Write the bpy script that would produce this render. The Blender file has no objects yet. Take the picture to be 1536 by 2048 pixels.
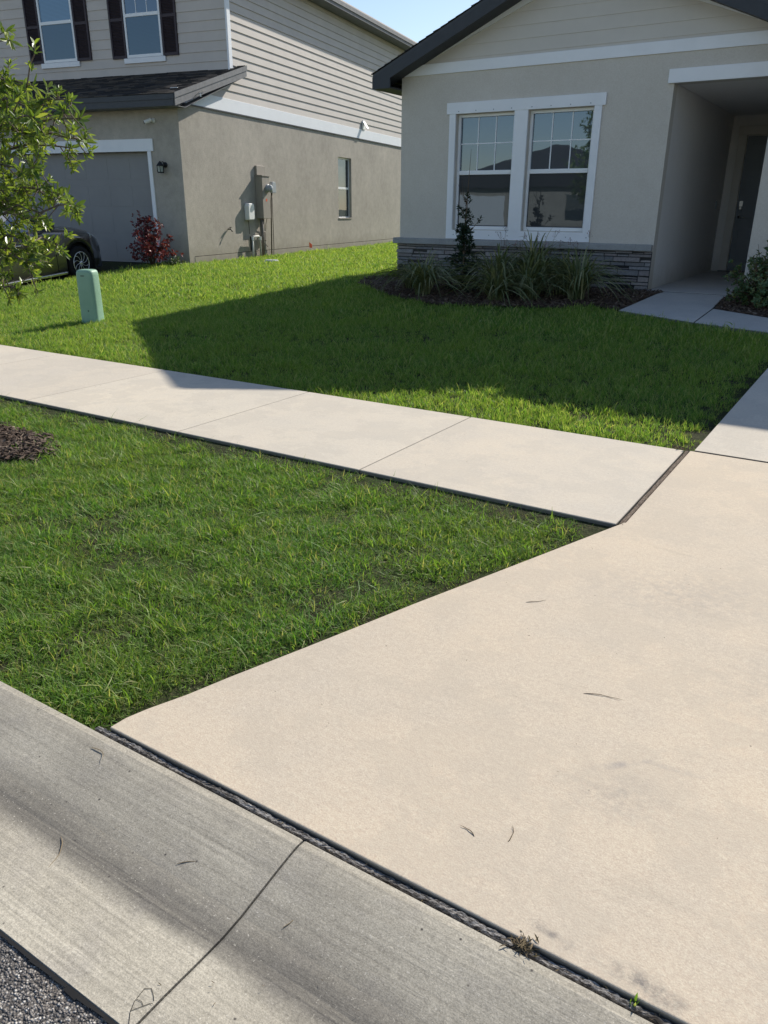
import bpy, bmesh, math, random
import numpy as np
from mathutils import Vector, Matrix, Euler

rng = random.Random(7)
nrg = np.random.default_rng(11)
S = bpy.context.scene
COL = S.collection
rad = math.radians

# ------------------------------------------------------------------ camera
F_PX, PITCH, ROLL, YAW, CAM_H = 1530.0, rad(21.69), rad(.365), rad(32.27), 1.5
cy, sy = math.cos(YAW), math.sin(YAW)
fw = Vector((-sy*math.cos(PITCH), cy*math.cos(PITCH), -math.sin(PITCH)))
rt = Vector((cy, sy, 0)); up = rt.cross(fw)
r2 = rt*math.cos(ROLL) + up*math.sin(ROLL); u2 = -rt*math.sin(ROLL) + up*math.cos(ROLL)
cam = bpy.data.cameras.new('camera'); cam.sensor_fit = 'VERTICAL'; cam.sensor_height = 24
cam.lens = 24*F_PX/2048; cam.clip_start = .05; cam.clip_end = 2000
co = bpy.data.objects.new('camera', cam); COL.objects.link(co)
co.matrix_world = Matrix(((r2.x, u2.x, -fw.x, 0), (r2.y, u2.y, -fw.y, 0), (r2.z, u2.z, -fw.z, CAM_H), (0, 0, 0, 1)))
S.camera = co

# ------------------------------------------------------------------ world, sun, exposure
SUN_AZ, SUN_EL = rad(5.0), rad(34.0)          # azimuth measured from +Y towards +X
W = bpy.data.worlds.new('World'); S.world = W; W.use_nodes = True
wn = W.node_tree.nodes; wl = W.node_tree.links
bg = wn['Background']; bg.inputs['Strength'].default_value = .125
sky = wn.new('ShaderNodeTexSky'); sky.sky_type = 'NISHITA'; sky.sun_disc = False
sky.sun_elevation = SUN_EL; sky.sun_rotation = SUN_AZ
sky.air_density = 1.0; sky.dust_density = .25; sky.ozone_density = 2.0
tint = wn.new('ShaderNodeMix'); tint.data_type = 'RGBA'; tint.blend_type = 'MULTIPLY'; tint.inputs[0].default_value = 1
tint.inputs[7].default_value = (1.0, .93, .90, 1)
wl.new(sky.outputs[0], tint.inputs[6]); wl.new(tint.outputs[2], bg.inputs[0])
sd = Vector((math.sin(SUN_AZ)*math.cos(SUN_EL), math.cos(SUN_AZ)*math.cos(SUN_EL), math.sin(SUN_EL)))
sl = bpy.data.lights.new('sun', 'SUN'); sl.energy = 4.9; sl.angle = rad(.5); sl.color = (1, .945, .845)
so = bpy.data.objects.new('sun', sl); COL.objects.link(so); so.location = sd*60
so.rotation_euler = (-sd).to_track_quat('-Z', 'Y').to_euler()
S.view_settings.view_transform = 'Standard'; S.view_settings.look = 'None'
S.view_settings.exposure = .34; S.view_settings.gamma = 1
S.cycles.max_bounces = 8; S.cycles.transparent_max_bounces = 8

# ------------------------------------------------------------------ materials
def srgb(h):
    return tuple(((v/255)/12.92 if v/255 <= .04045 else ((v/255+.055)/1.055)**2.4) for v in h)
class NT:
    def __init__(s, name):
        s.m = bpy.data.materials.new(name); s.m.use_nodes = True
        s.n = s.m.node_tree.nodes; s.l = s.m.node_tree.links
        s.b = s.n['Principled BSDF']; s.out = s.n['Material Output']
    def N(s, t, **k):
        n = s.n.new(t)
        for a, v in k.items(): setattr(n, a, v)
        return n
    def L(s, a, b): s.l.new(a, b)
    def coord(s, scale=(1, 1, 1), kind='Object', rot=(0, 0, 0)):
        if kind == 'Position': o = s.N('ShaderNodeNewGeometry').outputs['Position']
        else: o = s.N('ShaderNodeTexCoord').outputs[kind]
        m = s.N('ShaderNodeMapping'); m.inputs['Scale'].default_value = scale; m.inputs['Rotation'].default_value = rot
        s.L(o, m.inputs[0]); return m.outputs[0]
    def noise(s, co, scale, detail=4, rough=.6):
        n = s.N('ShaderNodeTexNoise'); n.inputs['Scale'].default_value = scale
        n.inputs['Detail'].default_value = detail; n.inputs['Roughness'].default_value = rough
        s.L(co, n.inputs['Vector']); return n.outputs[0]
    def ramp(s, fac, stops):
        r = s.N('ShaderNodeValToRGB'); e = r.color_ramp.elements
        while len(e) < len(stops): e.new(.5)
        for q, (p, c) in zip(e, stops):
            q.position = p; q.color = (*c, 1) if len(c) == 3 else c
        s.L(fac, r.inputs[0]); return r.outputs[0]
    def mix(s, fac, a, b, mode='MIX'):
        m = s.N('ShaderNodeMix', data_type='RGBA', blend_type=mode)
        for i, v in ((0, fac), (6, a), (7, b)):
            if isinstance(v, (int, float)): m.inputs[i].default_value = v
            elif isinstance(v, tuple): m.inputs[i].default_value = (*v, 1)
            else: s.L(v, m.inputs[i])
        return m.outputs[2]
    def math(s, op, a, b=0.):
        m = s.N('ShaderNodeMath', operation=op)
        for i, v in ((0, a), (1, b)):
            if isinstance(v, (int, float)): m.inputs[i].default_value = v
            else: s.L(v, m.inputs[i])
        return m.outputs[0]
    def bump(s, h, strength, dist, nrm=None):
        b = s.N('ShaderNodeBump'); b.inputs['Strength'].default_value = strength; b.inputs['Distance'].default_value = dist
        s.L(h, b.inputs['Height'])
        if nrm: s.L(nrm, b.inputs['Normal'])
        return b.outputs[0]
    def base(s, c, rough=.8, spec=.3):
        if isinstance(c, tuple): s.b.inputs['Base Color'].default_value = (*c, 1)
        else: s.L(c, s.b.inputs['Base Color'])
        s.b.inputs['Roughness'].default_value = rough
        s.b.inputs['Specular IOR Level'].default_value = spec
        return s
    def nrm(s, n): s.L(n, s.b.inputs['Normal']); return s

def plain(name, c, rough=.6, spec=.4, metal=0, var=.08, vs=6.):
    t = NT(name); p = t.coord(kind='Position')
    n = t.noise(p, vs, 5)
    k = tuple(max(0, x*(1-var)) for x in c); g = tuple(min(1, x*(1+var)) for x in c)
    t.base(t.ramp(n, [(.3, k), (.7, g)]), rough, spec); t.b.inputs['Metallic'].default_value = metal
    return t.m

def stucco(name, c, stain=.12, depth=.004):
    t = NT(name); p = t.coord(kind='Position')
    big = t.noise(p, .9, 5, .6); mid = t.noise(p, 7, 4); fine = t.noise(p, 75, 3, .7)
    lump = t.noise(p, 28, 3, .6)
    k = tuple(x*(1-stain) for x in c); g = tuple(min(1, x*(1+stain)) for x in c)
    col = t.ramp(big, [(.3, k), (.7, g)])
    blot = .28 if stain > .08 else .10
    st = t.coord((3, 3, .35), 'Position'); col = t.mix(t.math('MULTIPLY', t.noise(st, 2.2, 5), blot), col, tuple(x*.74 for x in c))
    col = t.mix(.13, col, t.ramp(fine, [(.35, (.25, .25, .25)), (.65, (.9, .9, .9))]), 'OVERLAY')
    col = t.mix(.10 if stain > .08 else .03, col, t.ramp(mid, [(.35, (.25, .25, .25)), (.65, (.9, .9, .9))]), 'OVERLAY')
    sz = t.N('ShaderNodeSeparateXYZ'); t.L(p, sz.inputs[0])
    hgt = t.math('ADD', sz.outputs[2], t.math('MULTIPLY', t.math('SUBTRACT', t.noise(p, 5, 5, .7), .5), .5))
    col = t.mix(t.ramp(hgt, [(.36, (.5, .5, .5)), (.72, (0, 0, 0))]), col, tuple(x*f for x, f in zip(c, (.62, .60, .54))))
    t.base(col, .92, .15)
    t.nrm(t.bump(lump, .5, depth*2, t.bump(fine, .6, depth)))
    return t.m

def concrete(name, c, warm=(1.04, .99, .92), grain=.5, marks=True):
    t = NT(name); p = t.coord(kind='Position')
    big = t.noise(p, .8, 6, .55); mid = t.noise(p, 4.5, 6, .65); fine = t.noise(p, 190, 3, .8); med = t.noise(p, 55, 4, .7)
    k = tuple(x*.90 for x in c); g = tuple(x*w for x, w in zip(c, warm))
    col = t.ramp(big, [(.32, k), (.68, g)])
    col = t.mix(t.ramp(mid, [(.45, (0, 0, 0)), (.75, (.38, .38, .38))]), col, tuple(x*.82*w for x, w in zip(c, (.98, 1, 1.04))))
    col = t.mix(grain*.55, col, t.ramp(fine, [(.3, (.2, .2, .2)), (.7, (.8, .8, .8))]), 'OVERLAY')
    col = t.mix(.16, col, t.ramp(med, [(.3, (.25, .25, .25)), (.7, (.8, .8, .8))]), 'OVERLAY')
    # little pits and specks
    v = t.N('ShaderNodeTexVoronoi'); v.inputs['Scale'].default_value = 13; t.L(p, v.inputs['Vector']); v.inputs['Randomness'].default_value = 1
    spk = t.ramp(v.outputs['Distance'], [(.018, (1, 1, 1)), (.05, (0, 0, 0))])
    spk = t.math('MULTIPLY', spk, t.ramp(t.noise(p, 3.1, 2), [(.5, (0, 0, 0)), (.58, (1, 1, 1))]))
    col = t.mix(spk, col, (.10, .085, .07))
    isl = t.N('ShaderNodeNewGeometry'); col = t.mix(.5, col, t.ramp(isl.outputs['Random Per Island'], [(0, (.44, .44, .44)), (1, (.55, .55, .55))]), 'OVERLAY')
    br = t.noise(t.coord((2, 140, 2), 'Position', (0, 0, rad(1))), 2, 4, .7); col = t.mix(.07, col, t.ramp(br, [(.3, (.2, .2, .2)), (.7, (.8, .8, .8))]), 'OVERLAY')
    wat = t.ramp(t.noise(p, 2.1, 8, .72), [(.49, (0, 0, 0)), (.54, (.38, .38, .38)), (.70, (.16, .16, .16))]); col = t.mix(wat, col, tuple(x*.80 for x in c))
    if marks:      # worn grey scuffs left by tyres
        q = t.coord((1.1, 5, 1), 'Position', (0, 0, rad(25)))
        sc = t.ramp(t.noise(q, 1.3, 7, .7), [(.60, (0, 0, 0)), (.76, (.45, .45, .45))])
        col = t.mix(sc, col, tuple(x*.62 for x in c))
        def blob(cx, cy, rx, ry, rot, amt, tone):
            m = t.N('ShaderNodeMapping'); g_ = t.N('ShaderNodeNewGeometry'); t.L(g_.outputs['Position'], m.inputs[0]); m.vector_type = 'TEXTURE'
            m.inputs['Location'].default_value = (cx, cy, 0); m.inputs['Rotation'].default_value = (0, 0, rot); m.inputs['Scale'].default_value = (rx, ry, 50)
            ln = t.N('ShaderNodeVectorMath', operation='LENGTH'); t.L(m.outputs[0], ln.inputs[0])
            f = t.ramp(ln.outputs['Value'], [(.2, (1, 1, 1)), (1, (0, 0, 0))])
            return t.mix(t.math('MULTIPLY', t.math('MULTIPLY', f, amt), t.ramp(t.noise(p, 22, 6, .75), [(.40, (0, 0, 0)), (.62, (1, 1, 1))])), col, tone)
        for b_ in ((-.13, 1.235, .13, .035, -.10, .75, (.12, .115, .12)), (-.375, 1.25, .03, .02, 0, .7, (.15, .14, .14)), (-.335, 1.245, .03, .014, 0, .7, (.15, .14, .14)), (-.30, 1.237, .022, .02, 0, .7, (.15, .14, .14)),
                   (-.37, 1.89, .11, .018, .75, .5, (.26, .24, .24)), (-.25, 1.95, .13, .015, .1, .35, (.28, .26, .25)), (-.35, 1.75, .2, .15, .3, .4, (.3, .27, .24)), (-.45, 3.1, .5, .3, .4, .5, (.36, .32, .28)), (.1, 2.6, .5, .35, .4, .5, (.36, .32, .27)), (-.1, 4.3, .35, .6, 0, .25, (.38, .33, .28))):
            col = blob(*b_)
        hs = t.ramp(t.noise(t.coord((1, 5, 1), 'Position', (0, 0, rad(62))), 2.6, 9, .78), [(.63, (0, 0, 0)), (.70, (.30, .30, .30))]); col = t.mix(hs, col, tuple(x*.7 for x in c))
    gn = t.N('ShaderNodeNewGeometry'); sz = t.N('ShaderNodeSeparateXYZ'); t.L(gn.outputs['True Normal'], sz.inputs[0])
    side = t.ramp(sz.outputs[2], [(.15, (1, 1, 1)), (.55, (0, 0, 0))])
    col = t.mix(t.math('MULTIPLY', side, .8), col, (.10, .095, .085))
    t.base(col, .88, .2)
    t.nrm(t.bump(med, .35, .002, t.bump(fine, .5, .0016)))
    return t.m

def island_mat(name, cols, rough=.7, spec=.3, transl=0., noise_scale=None, bump=0.):
    """Colour varies from piece to piece (leaf, stone, chip)."""
    t = NT(name); g = t.N('ShaderNodeNewGeometry')
    n = len(cols)
    c = t.ramp(g.outputs['Random Per Island'], [(i/(n-1), q) for i, q in enumerate(cols)])
    if noise_scale:
        p = t.coord(kind='Position'); nn = t.noise(p, noise_scale, 4, .65)
        c = t.mix(.35, c, t.ramp(nn, [(.3, (.2, .2, .2)), (.7, (.8, .8, .8))]), 'OVERLAY')
        if bump: t.nrm(t.bump(nn, .7, bump))
    t.base(c, rough, spec)
    if transl:
        tr = t.N('ShaderNodeBsdfTranslucent'); mx = t.N('ShaderNodeMixShader'); mx.inputs[0].default_value = transl
        t.L(t.mix(1., c, (1.0, 1.0, .35), 'MULTIPLY'), tr.inputs[0])
        t.L(t.b.outputs[0], mx.inputs[1]); t.L(tr.outputs[0], mx.inputs[2]); t.L(mx.outputs[0], t.out.inputs[0])
    return t.m

M = {}
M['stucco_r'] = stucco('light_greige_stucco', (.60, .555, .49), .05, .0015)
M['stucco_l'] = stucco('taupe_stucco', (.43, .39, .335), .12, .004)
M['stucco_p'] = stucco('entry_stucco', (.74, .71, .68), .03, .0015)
M['trim'] = plain('white_trim_paint', (.84, .85, .87), .55, .4, 0, .03, 3)
M['vinyl'] = plain('white_vinyl', (.82, .83, .84), .35, .5, 0, .02, 3)
M['siding_r'] = plain('pale_siding', (.62, .58, .525), .7, .3, 0, .04, 2)
M['siding_s'] = plain('greige_lap_siding', (.57, .52, .475), .7, .25, 0, .05, 2)
M['siding_f'] = M['siding_s']
M['fascia_r'] = plain('charcoal_fascia', (.045, .05, .058), .6, .4, 0, .1, 8)
M['fascia_l'] = plain('slate_fascia', (.17, .17, .175), .6, .4, 0, .2, 9)
M['gutter'] = plain('dark_drip_edge', (.05, .055, .065), .5, .4, 0, .1, 8)
M['shutter'] = plain('plum_brown_shutter', (.055, .042, .05), .6, .3, 0, .15, 20)
M['garage'] = plain('grey_beige_garage_door', (.27, .265, .26), .55, .35, 0, .05, 2)
M['door'] = plain('slate_blue_door', (.17, .19, .21), .4, .4, 0, .06, 3)
M['dark'] = plain('dark_metal', (.015, .016, .018), .45, .4, 0, .1, 20)
M['black'] = plain('black_rubber', (.012, .012, .013), .8, .2, 0, .1, 30)
M['white_pl'] = plain('white_plastic', (.8, .8, .78), .4, .5, 0, .03, 20)
M['grey_pl'] = plain('grey_plastic', (.36, .39, .41), .5, .4, 0, .06, 20)
M['pvc'] = plain('weathered_pvc', (.62, .60, .55), .6, .3, 0, .1, 25)
M['enc'] = plain('beige_painted_steel', (.33, .295, .25), .6, .3, 0, .06, 10)
M['conduit'] = plain('brown_conduit', (.17, .145, .12), .7, .3, 0, .15, 25)
M['steel'] = plain('satin_nickel', (.6, .58, .55), .3, .5, 1, .05, 10)
M['red'] = plain('orange_red_flag', (.75, .12, .05), .6, .3, 0, .05, 20)
M['lampglass'] = plain('frosted_lamp_glass', (.35, .38, .34), .3, .5, 0, .1, 20)
M['cap'] = stucco('cast_stone_cap', (.33, .335, .33), .12, .003)
M['mortar'] = plain('grey_mortar', (.42, .42, .42), .9, .1, 0, .1, 30)
M['ped'] = plain('sage_green_fibreglass', (.24, .40, .285), .5, .35, 0, .05, 8)
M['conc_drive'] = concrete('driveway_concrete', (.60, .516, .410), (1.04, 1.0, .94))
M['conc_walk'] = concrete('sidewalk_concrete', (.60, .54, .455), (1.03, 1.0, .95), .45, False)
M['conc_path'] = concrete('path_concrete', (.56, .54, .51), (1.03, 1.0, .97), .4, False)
M['stone'] = island_mat('stacked_ledgestone', [(.17, .165, .165), (.28, .25, .24), (.22, .195, .185), (.35, .315, .29), (.19, .19, .195), (.30, .285, .275)], .85, .2, 0, 30, .006)
M['mulch'] = island_mat('bark_mulch', [(.05, .035, .028), (.12, .085, .065), (.07, .05, .04), (.20, .15, .115), (.09, .06, .045), (.28, .22, .17)], .9, .15, 0)
M['bark'] = plain('grey_brown_bark', (.16, .13, .105), .9, .2, 0, .35, 40)
M['stem'] = plain('brown_stem', (.12, .085, .06), .9, .2, 0, .3, 40)
M['oak'] = island_mat('oak_leaf', [(.06, .12, .03), (.16, .24, .06), (.27, .36, .09), (.09, .16, .04), (.38, .44, .12), (.16, .25, .06)], .30, .6, .5)
M['holly'] = island_mat('holly_leaf', [(.012, .03, .014), (.025, .05, .022), (.018, .04, .018)], .4, .4, .15)
M['flax'] = island_mat('flax_leaf', [(.09, .13, .05), (.18, .21, .09), (.12, .15, .06), (.36, .36, .20), (.07, .11, .04), (.22, .24, .12)], .5, .35, .25)
M['hedge'] = island_mat('shrub_leaf', [(.06, .12, .05), (.10, .17, .07), (.08, .14, .06), (.22, .22, .08)], .4, .5, .25)
M['redleaf'] = island_mat('burgundy_leaf', [(.13, .03, .04), (.30, .055, .07), (.05, .02, .03), (.36, .08, .09), (.12, .03, .04)], .45, .4, .3)
M['twig'] = island_mat('dry_twig', [(.16, .12, .08), (.10, .08, .06)], .9, .1)
M['clip'] = island_mat('dry_clipping', [(.12, .10, .05), (.26, .20, .13), (.16, .13, .08)], .9, .1)

# asphalt with exposed stones
t = NT('asphalt'); p = t.coord(kind='Position')
v = t.N('ShaderNodeTexVoronoi'); v.inputs['Scale'].default_value = 190; t.L(p, v.inputs['Vector'])
v2 = t.N('ShaderNodeTexVoronoi'); v2.inputs['Scale'].default_value = 55; t.L(p, v2.inputs['Vector'])
cc = t.N('ShaderNodeSeparateColor'); t.L(v.outputs['Color'], cc.inputs[0])
c = t.ramp(cc.outputs[0], [(0, (.045, .043, .045)), (.3, (.12, .11, .105)), (.6, (.22, .20, .185)), (.85, (.36, .33, .30)), (1, (.62, .59, .55))])
c = t.mix(t.ramp(v.outputs['Distance'], [(.40, (0, 0, 0)), (.8, (.8, .8, .8))]), c, (.035, .033, .032))
c = t.mix(t.ramp(t.noise(p, 9, 5, .7), [(.5, (0, 0, 0)), (.7, (.6, .6, .6))]), c, (.13, .105, .085))
c = t.mix(.2, c, t.ramp(t.noise(p, 6, 4), [(.3, (.2, .2, .2)), (.7, (.8, .8, .8))]), 'OVERLAY')
t.base(c, .8, .3)
hh = t.math('SUBTRACT', 1., v.outputs['Distance']); h2 = t.math('SUBTRACT', 1., v2.outputs['Distance'])
t.nrm(t.bump(h2, .6, .01, t.bump(hh, 1., .006))); M['asphalt'] = t.m

# kerb: streaked along its length, dirty along the flow line
t = NT('kerb_concrete'); p = t.coord(kind='Position'); st = t.coord((1.2, 60, 20), 'Position')
sx = t.N('ShaderNodeSeparateXYZ'); t.L(p, sx.inputs[0])
wob = t.noise(t.coord((1.6, 6, 1), 'Position'), 1.2, 5)
yy = t.math('ADD', sx.outputs[1], t.math('MULTIPLY', t.math('SUBTRACT', wob, .5), .10))
streak = t.noise(st, 1.6, 6, .7)
band = t.ramp(yy, [(.60, (0, 0, 0)), (.80, (.10, .10, .10)), (.845, (.95, .95, .95)), (.885, (.85, .85, .85)), (.96, (.28, .28, .28)), (1.0, (.15, .15, .15))])
bandm = t.math('MULTIPLY', band, t.ramp(streak, [(.28, (.45, .45, .45)), (.6, (1, 1, 1))]))
base = t.ramp(t.noise(p, 2.2, 6, .6), [(.3, (.35, .315, .255)), (.7, (.48, .435, .35))])
base = t.mix(t.ramp(t.noise(p, 7, 6, .7), [(.5, (0, 0, 0)), (.75, (.5, .5, .5))]), base, (.33, .30, .265))
base = t.mix(.36, base, t.ramp(streak, [(.30, (.12, .12, .12)), (.70, (.85, .85, .85))]), 'OVERLAY')
base = t.mix(bandm, base, (.095, .088, .08))
fine = t.noise(p, 220, 3, .8)
med = t.noise(p, 70, 4, .75); base = t.mix(.25, base, t.ramp(med, [(.3, (.2, .2, .2)), (.7, (.8, .8, .8))]), 'OVERLAY')
base = t.mix(.5, base, t.ramp(fine, [(.3, (.2, .2, .2)), (.7, (.8, .8, .8))]), 'OVERLAY')
sp = t.ramp(t.noise(p, 150, 2, .5), [(.66, (0, 0, 0)), (.72, (.75, .75, .75))])
base = t.mix(t.math('MULTIPLY', sp, t.ramp(t.noise(p, 5, 3), [(.3, (.25, .25, .25)), (.65, (1, 1, 1))])), base, (.66, .61, .52))
v3 = t.N('ShaderNodeTexVoronoi'); v3.inputs['Scale'].default_value = 16; t.L(p, v3.inputs['Vector'])
base = t.mix(t.ramp(v3.outputs['Distance'], [(.03, (1, 1, 1)), (.07, (0, 0, 0))]), base, (.09, .08, .07))
t.base(base, .85, .25); t.nrm(t.bump(streak, .22, .003, t.bump(fine, .5, .002))); M['kerb'] = t.m

# soil / thatch and far turf
t = NT('soil'); p = t.coord(kind='Position')
a = t.ramp(t.noise(p, 55, 7, .8), [(.35, (.010, .008, .006)), (.52, (.04, .032, .022)), (.66, (.15, .12, .075)), (.78, (.30, .25, .17))])
g = t.ramp(t.noise(p, 18, 6, .75), [(.3, (.02, .04, .012)), (.7, (.085, .12, .035))])
sx = t.N('ShaderNodeSeparateXYZ'); t.L(p, sx.inputs[0])
far = t.math('MAXIMUM', t.ramp(t.math('MULTIPLY', sx.outputs[1], .03), [(.66, (0, 0, 0)), (.72, (1, 1, 1))]), t.math('LESS_THAN', sx.outputs[1], -7.2))
far = t.math('MAXIMUM', far, t.math('LESS_THAN', sx.outputs[0], -24.))
th = t.ramp(t.noise(p, 2.5, 4), [(.30, (.1, .1, .1)), (.6, (.5, .5, .5))])
col = t.mix(th, a, g); col = t.mix(far, col, g)
t.base(col, .95, .1); t.nrm(t.bump(t.noise(p, 60, 5, .7), .8, .02)); M['soil'] = t.m

# grass
def grass_mat(name, ramp, tr_amt, yellow):
    t = NT(name); p = t.coord(kind='Position'); oi = t.N('ShaderNodeObjectInfo'); g = t.N('ShaderNodeNewGeometry')
    c = t.ramp(g.outputs['Random Per Island'], ramp)
    patch = t.ramp(t.noise(p, 1.1, 5, .65), [(.35, (0, 0, 0)), (.7, (1, 1, 1))])
    c = t.mix(t.math('MULTIPLY', patch, .38), c, yellow)
    dry = t.ramp(t.noise(p, 9, 3), [(.56, (0, 0, 0)), (.72, (.6, .6, .6))])
    c = t.mix(t.math('MULTIPLY', dry, oi.outputs['Random']), c, (.22, .18, .09))
    t.base(c, .5, .3)
    tr = t.N('ShaderNodeBsdfTranslucent'); mx = t.N('ShaderNodeMixShader'); mx.inputs[0].default_value = tr_amt
    t.L(t.mix(1., c, (1.15, 1.2, .45), 'MULTIPLY'), tr.inputs[0])
    t.L(t.b.outputs[0], mx.inputs[1]); t.L(tr.outputs[0], mx.inputs[2]); t.L(mx.outputs[0], t.out.inputs[0])
    return t.m
M['grass_near'] = grass_mat('verge_grass', [(0, (.07, .18, .035)), (.3, (.16, .32, .055)), (.5, (.10, .25, .05)), (.72, (.26, .42, .09)), (.88, (.33, .43, .14)), (.95, (.40, .38, .20)), (1, (.48, .43, .28))], .48, (.26, .30, .06))
M['grass_lawn'] = grass_mat('lawn_grass', [(0, (.08, .19, .035)), (.35, (.19, .33, .07)), (.6, (.12, .26, .065)), (.8, (.31, .43, .13)), (.93, (.42, .48, .20)), (1, (.54, .50, .27))], .54, (.33, .42, .07))

def glass_mat(name, base, refl=.16, blinds=0.):
    t = NT(name); p = t.coord(kind='Position')
    col = base
    if blinds:
        w = t.N('ShaderNodeTexWave', wave_type='BANDS', bands_direction='Z'); w.inputs['Scale'].default_value = 12; t.L(p, w.inputs['Vector'])
        col = t.mix(w.outputs[0], base, tuple(x*(1+blinds) for x in base))
    t.base(col, .5, .2)
    gl = t.N('ShaderNodeBsdfGlossy'); gl.inputs['Roughness'].default_value = .012; gl.inputs[0].default_value = (.66, .82, 1, 1)
    nb = t.bump(t.noise(p, 1.7, 2), .03, .02); t.L(nb, gl.inputs['Normal'])
    fr = t.N('ShaderNodeFresnel'); fr.inputs[0].default_value = 1.5
    f = t.math('ADD', t.math('MULTIPLY', fr.outputs[0], .9), refl)
    mx = t.N('ShaderNodeMixShader'); t.L(f, mx.inputs[0]); t.L(t.b.outputs[0], mx.inputs[1]); t.L(gl.outputs[0], mx.inputs[2]); t.L(mx.outputs[0], t.out.inputs[0])
    return t.m
M['glass'] = glass_mat('window_glass', (.025, .035, .045), .10)
M['glass_low'] = glass_mat('screened_glass', (.022, .027, .030), .04)
M['glass_blind'] = glass_mat('glass_over_blinds', (.07, .13, .18), .07, .5)
M['glass_blind2'] = glass_mat('glass_over_drapes', (.035, .065, .085), .04, .25)
M['car_glass'] = glass_mat('car_window_glass', (.01, .012, .014), .1)

t = NT('grey_car_paint'); t.base((.105, .10, .098), .32, .5); t.b.inputs['Metallic'].default_value = .75
t.b.inputs['Coat Weight'].default_value = 1; t.b.inputs['Coat Roughness'].default_value = .04; M['paint'] = t.m
M['chrome'] = plain('bright_trim', (.55, .55, .54), .25, .5, 1, .03, 10)
M['alloy'] = plain('silver_alloy', (.62, .62, .62), .3, .5, .6, .03, 10)
t = NT('headlamp_lens'); t.base((.45, .47, .5), .08, .6); t.b.inputs['Coat Weight'].default_value = 1; M['lens'] = t.m

# shingles
t = NT('shingle'); g = t.N('ShaderNodeNewGeometry'); p = t.coord(kind='Position')
c = t.ramp(g.outputs['Random Per Island'], [(0, (.025, .026, .03)), (.5, (.055, .052, .052)), (1, (.11, .095, .085))])
gr = t.noise(p, 300, 2, .8); c = t.mix(.5, c, t.ramp(gr, [(.3, (.15, .15, .15)), (.7, (.85, .85, .85))]), 'OVERLAY')
t.base(c, .95, .15); t.nrm(t.bump(gr, .6, .003)); M['shingle'] = t.m

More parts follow.
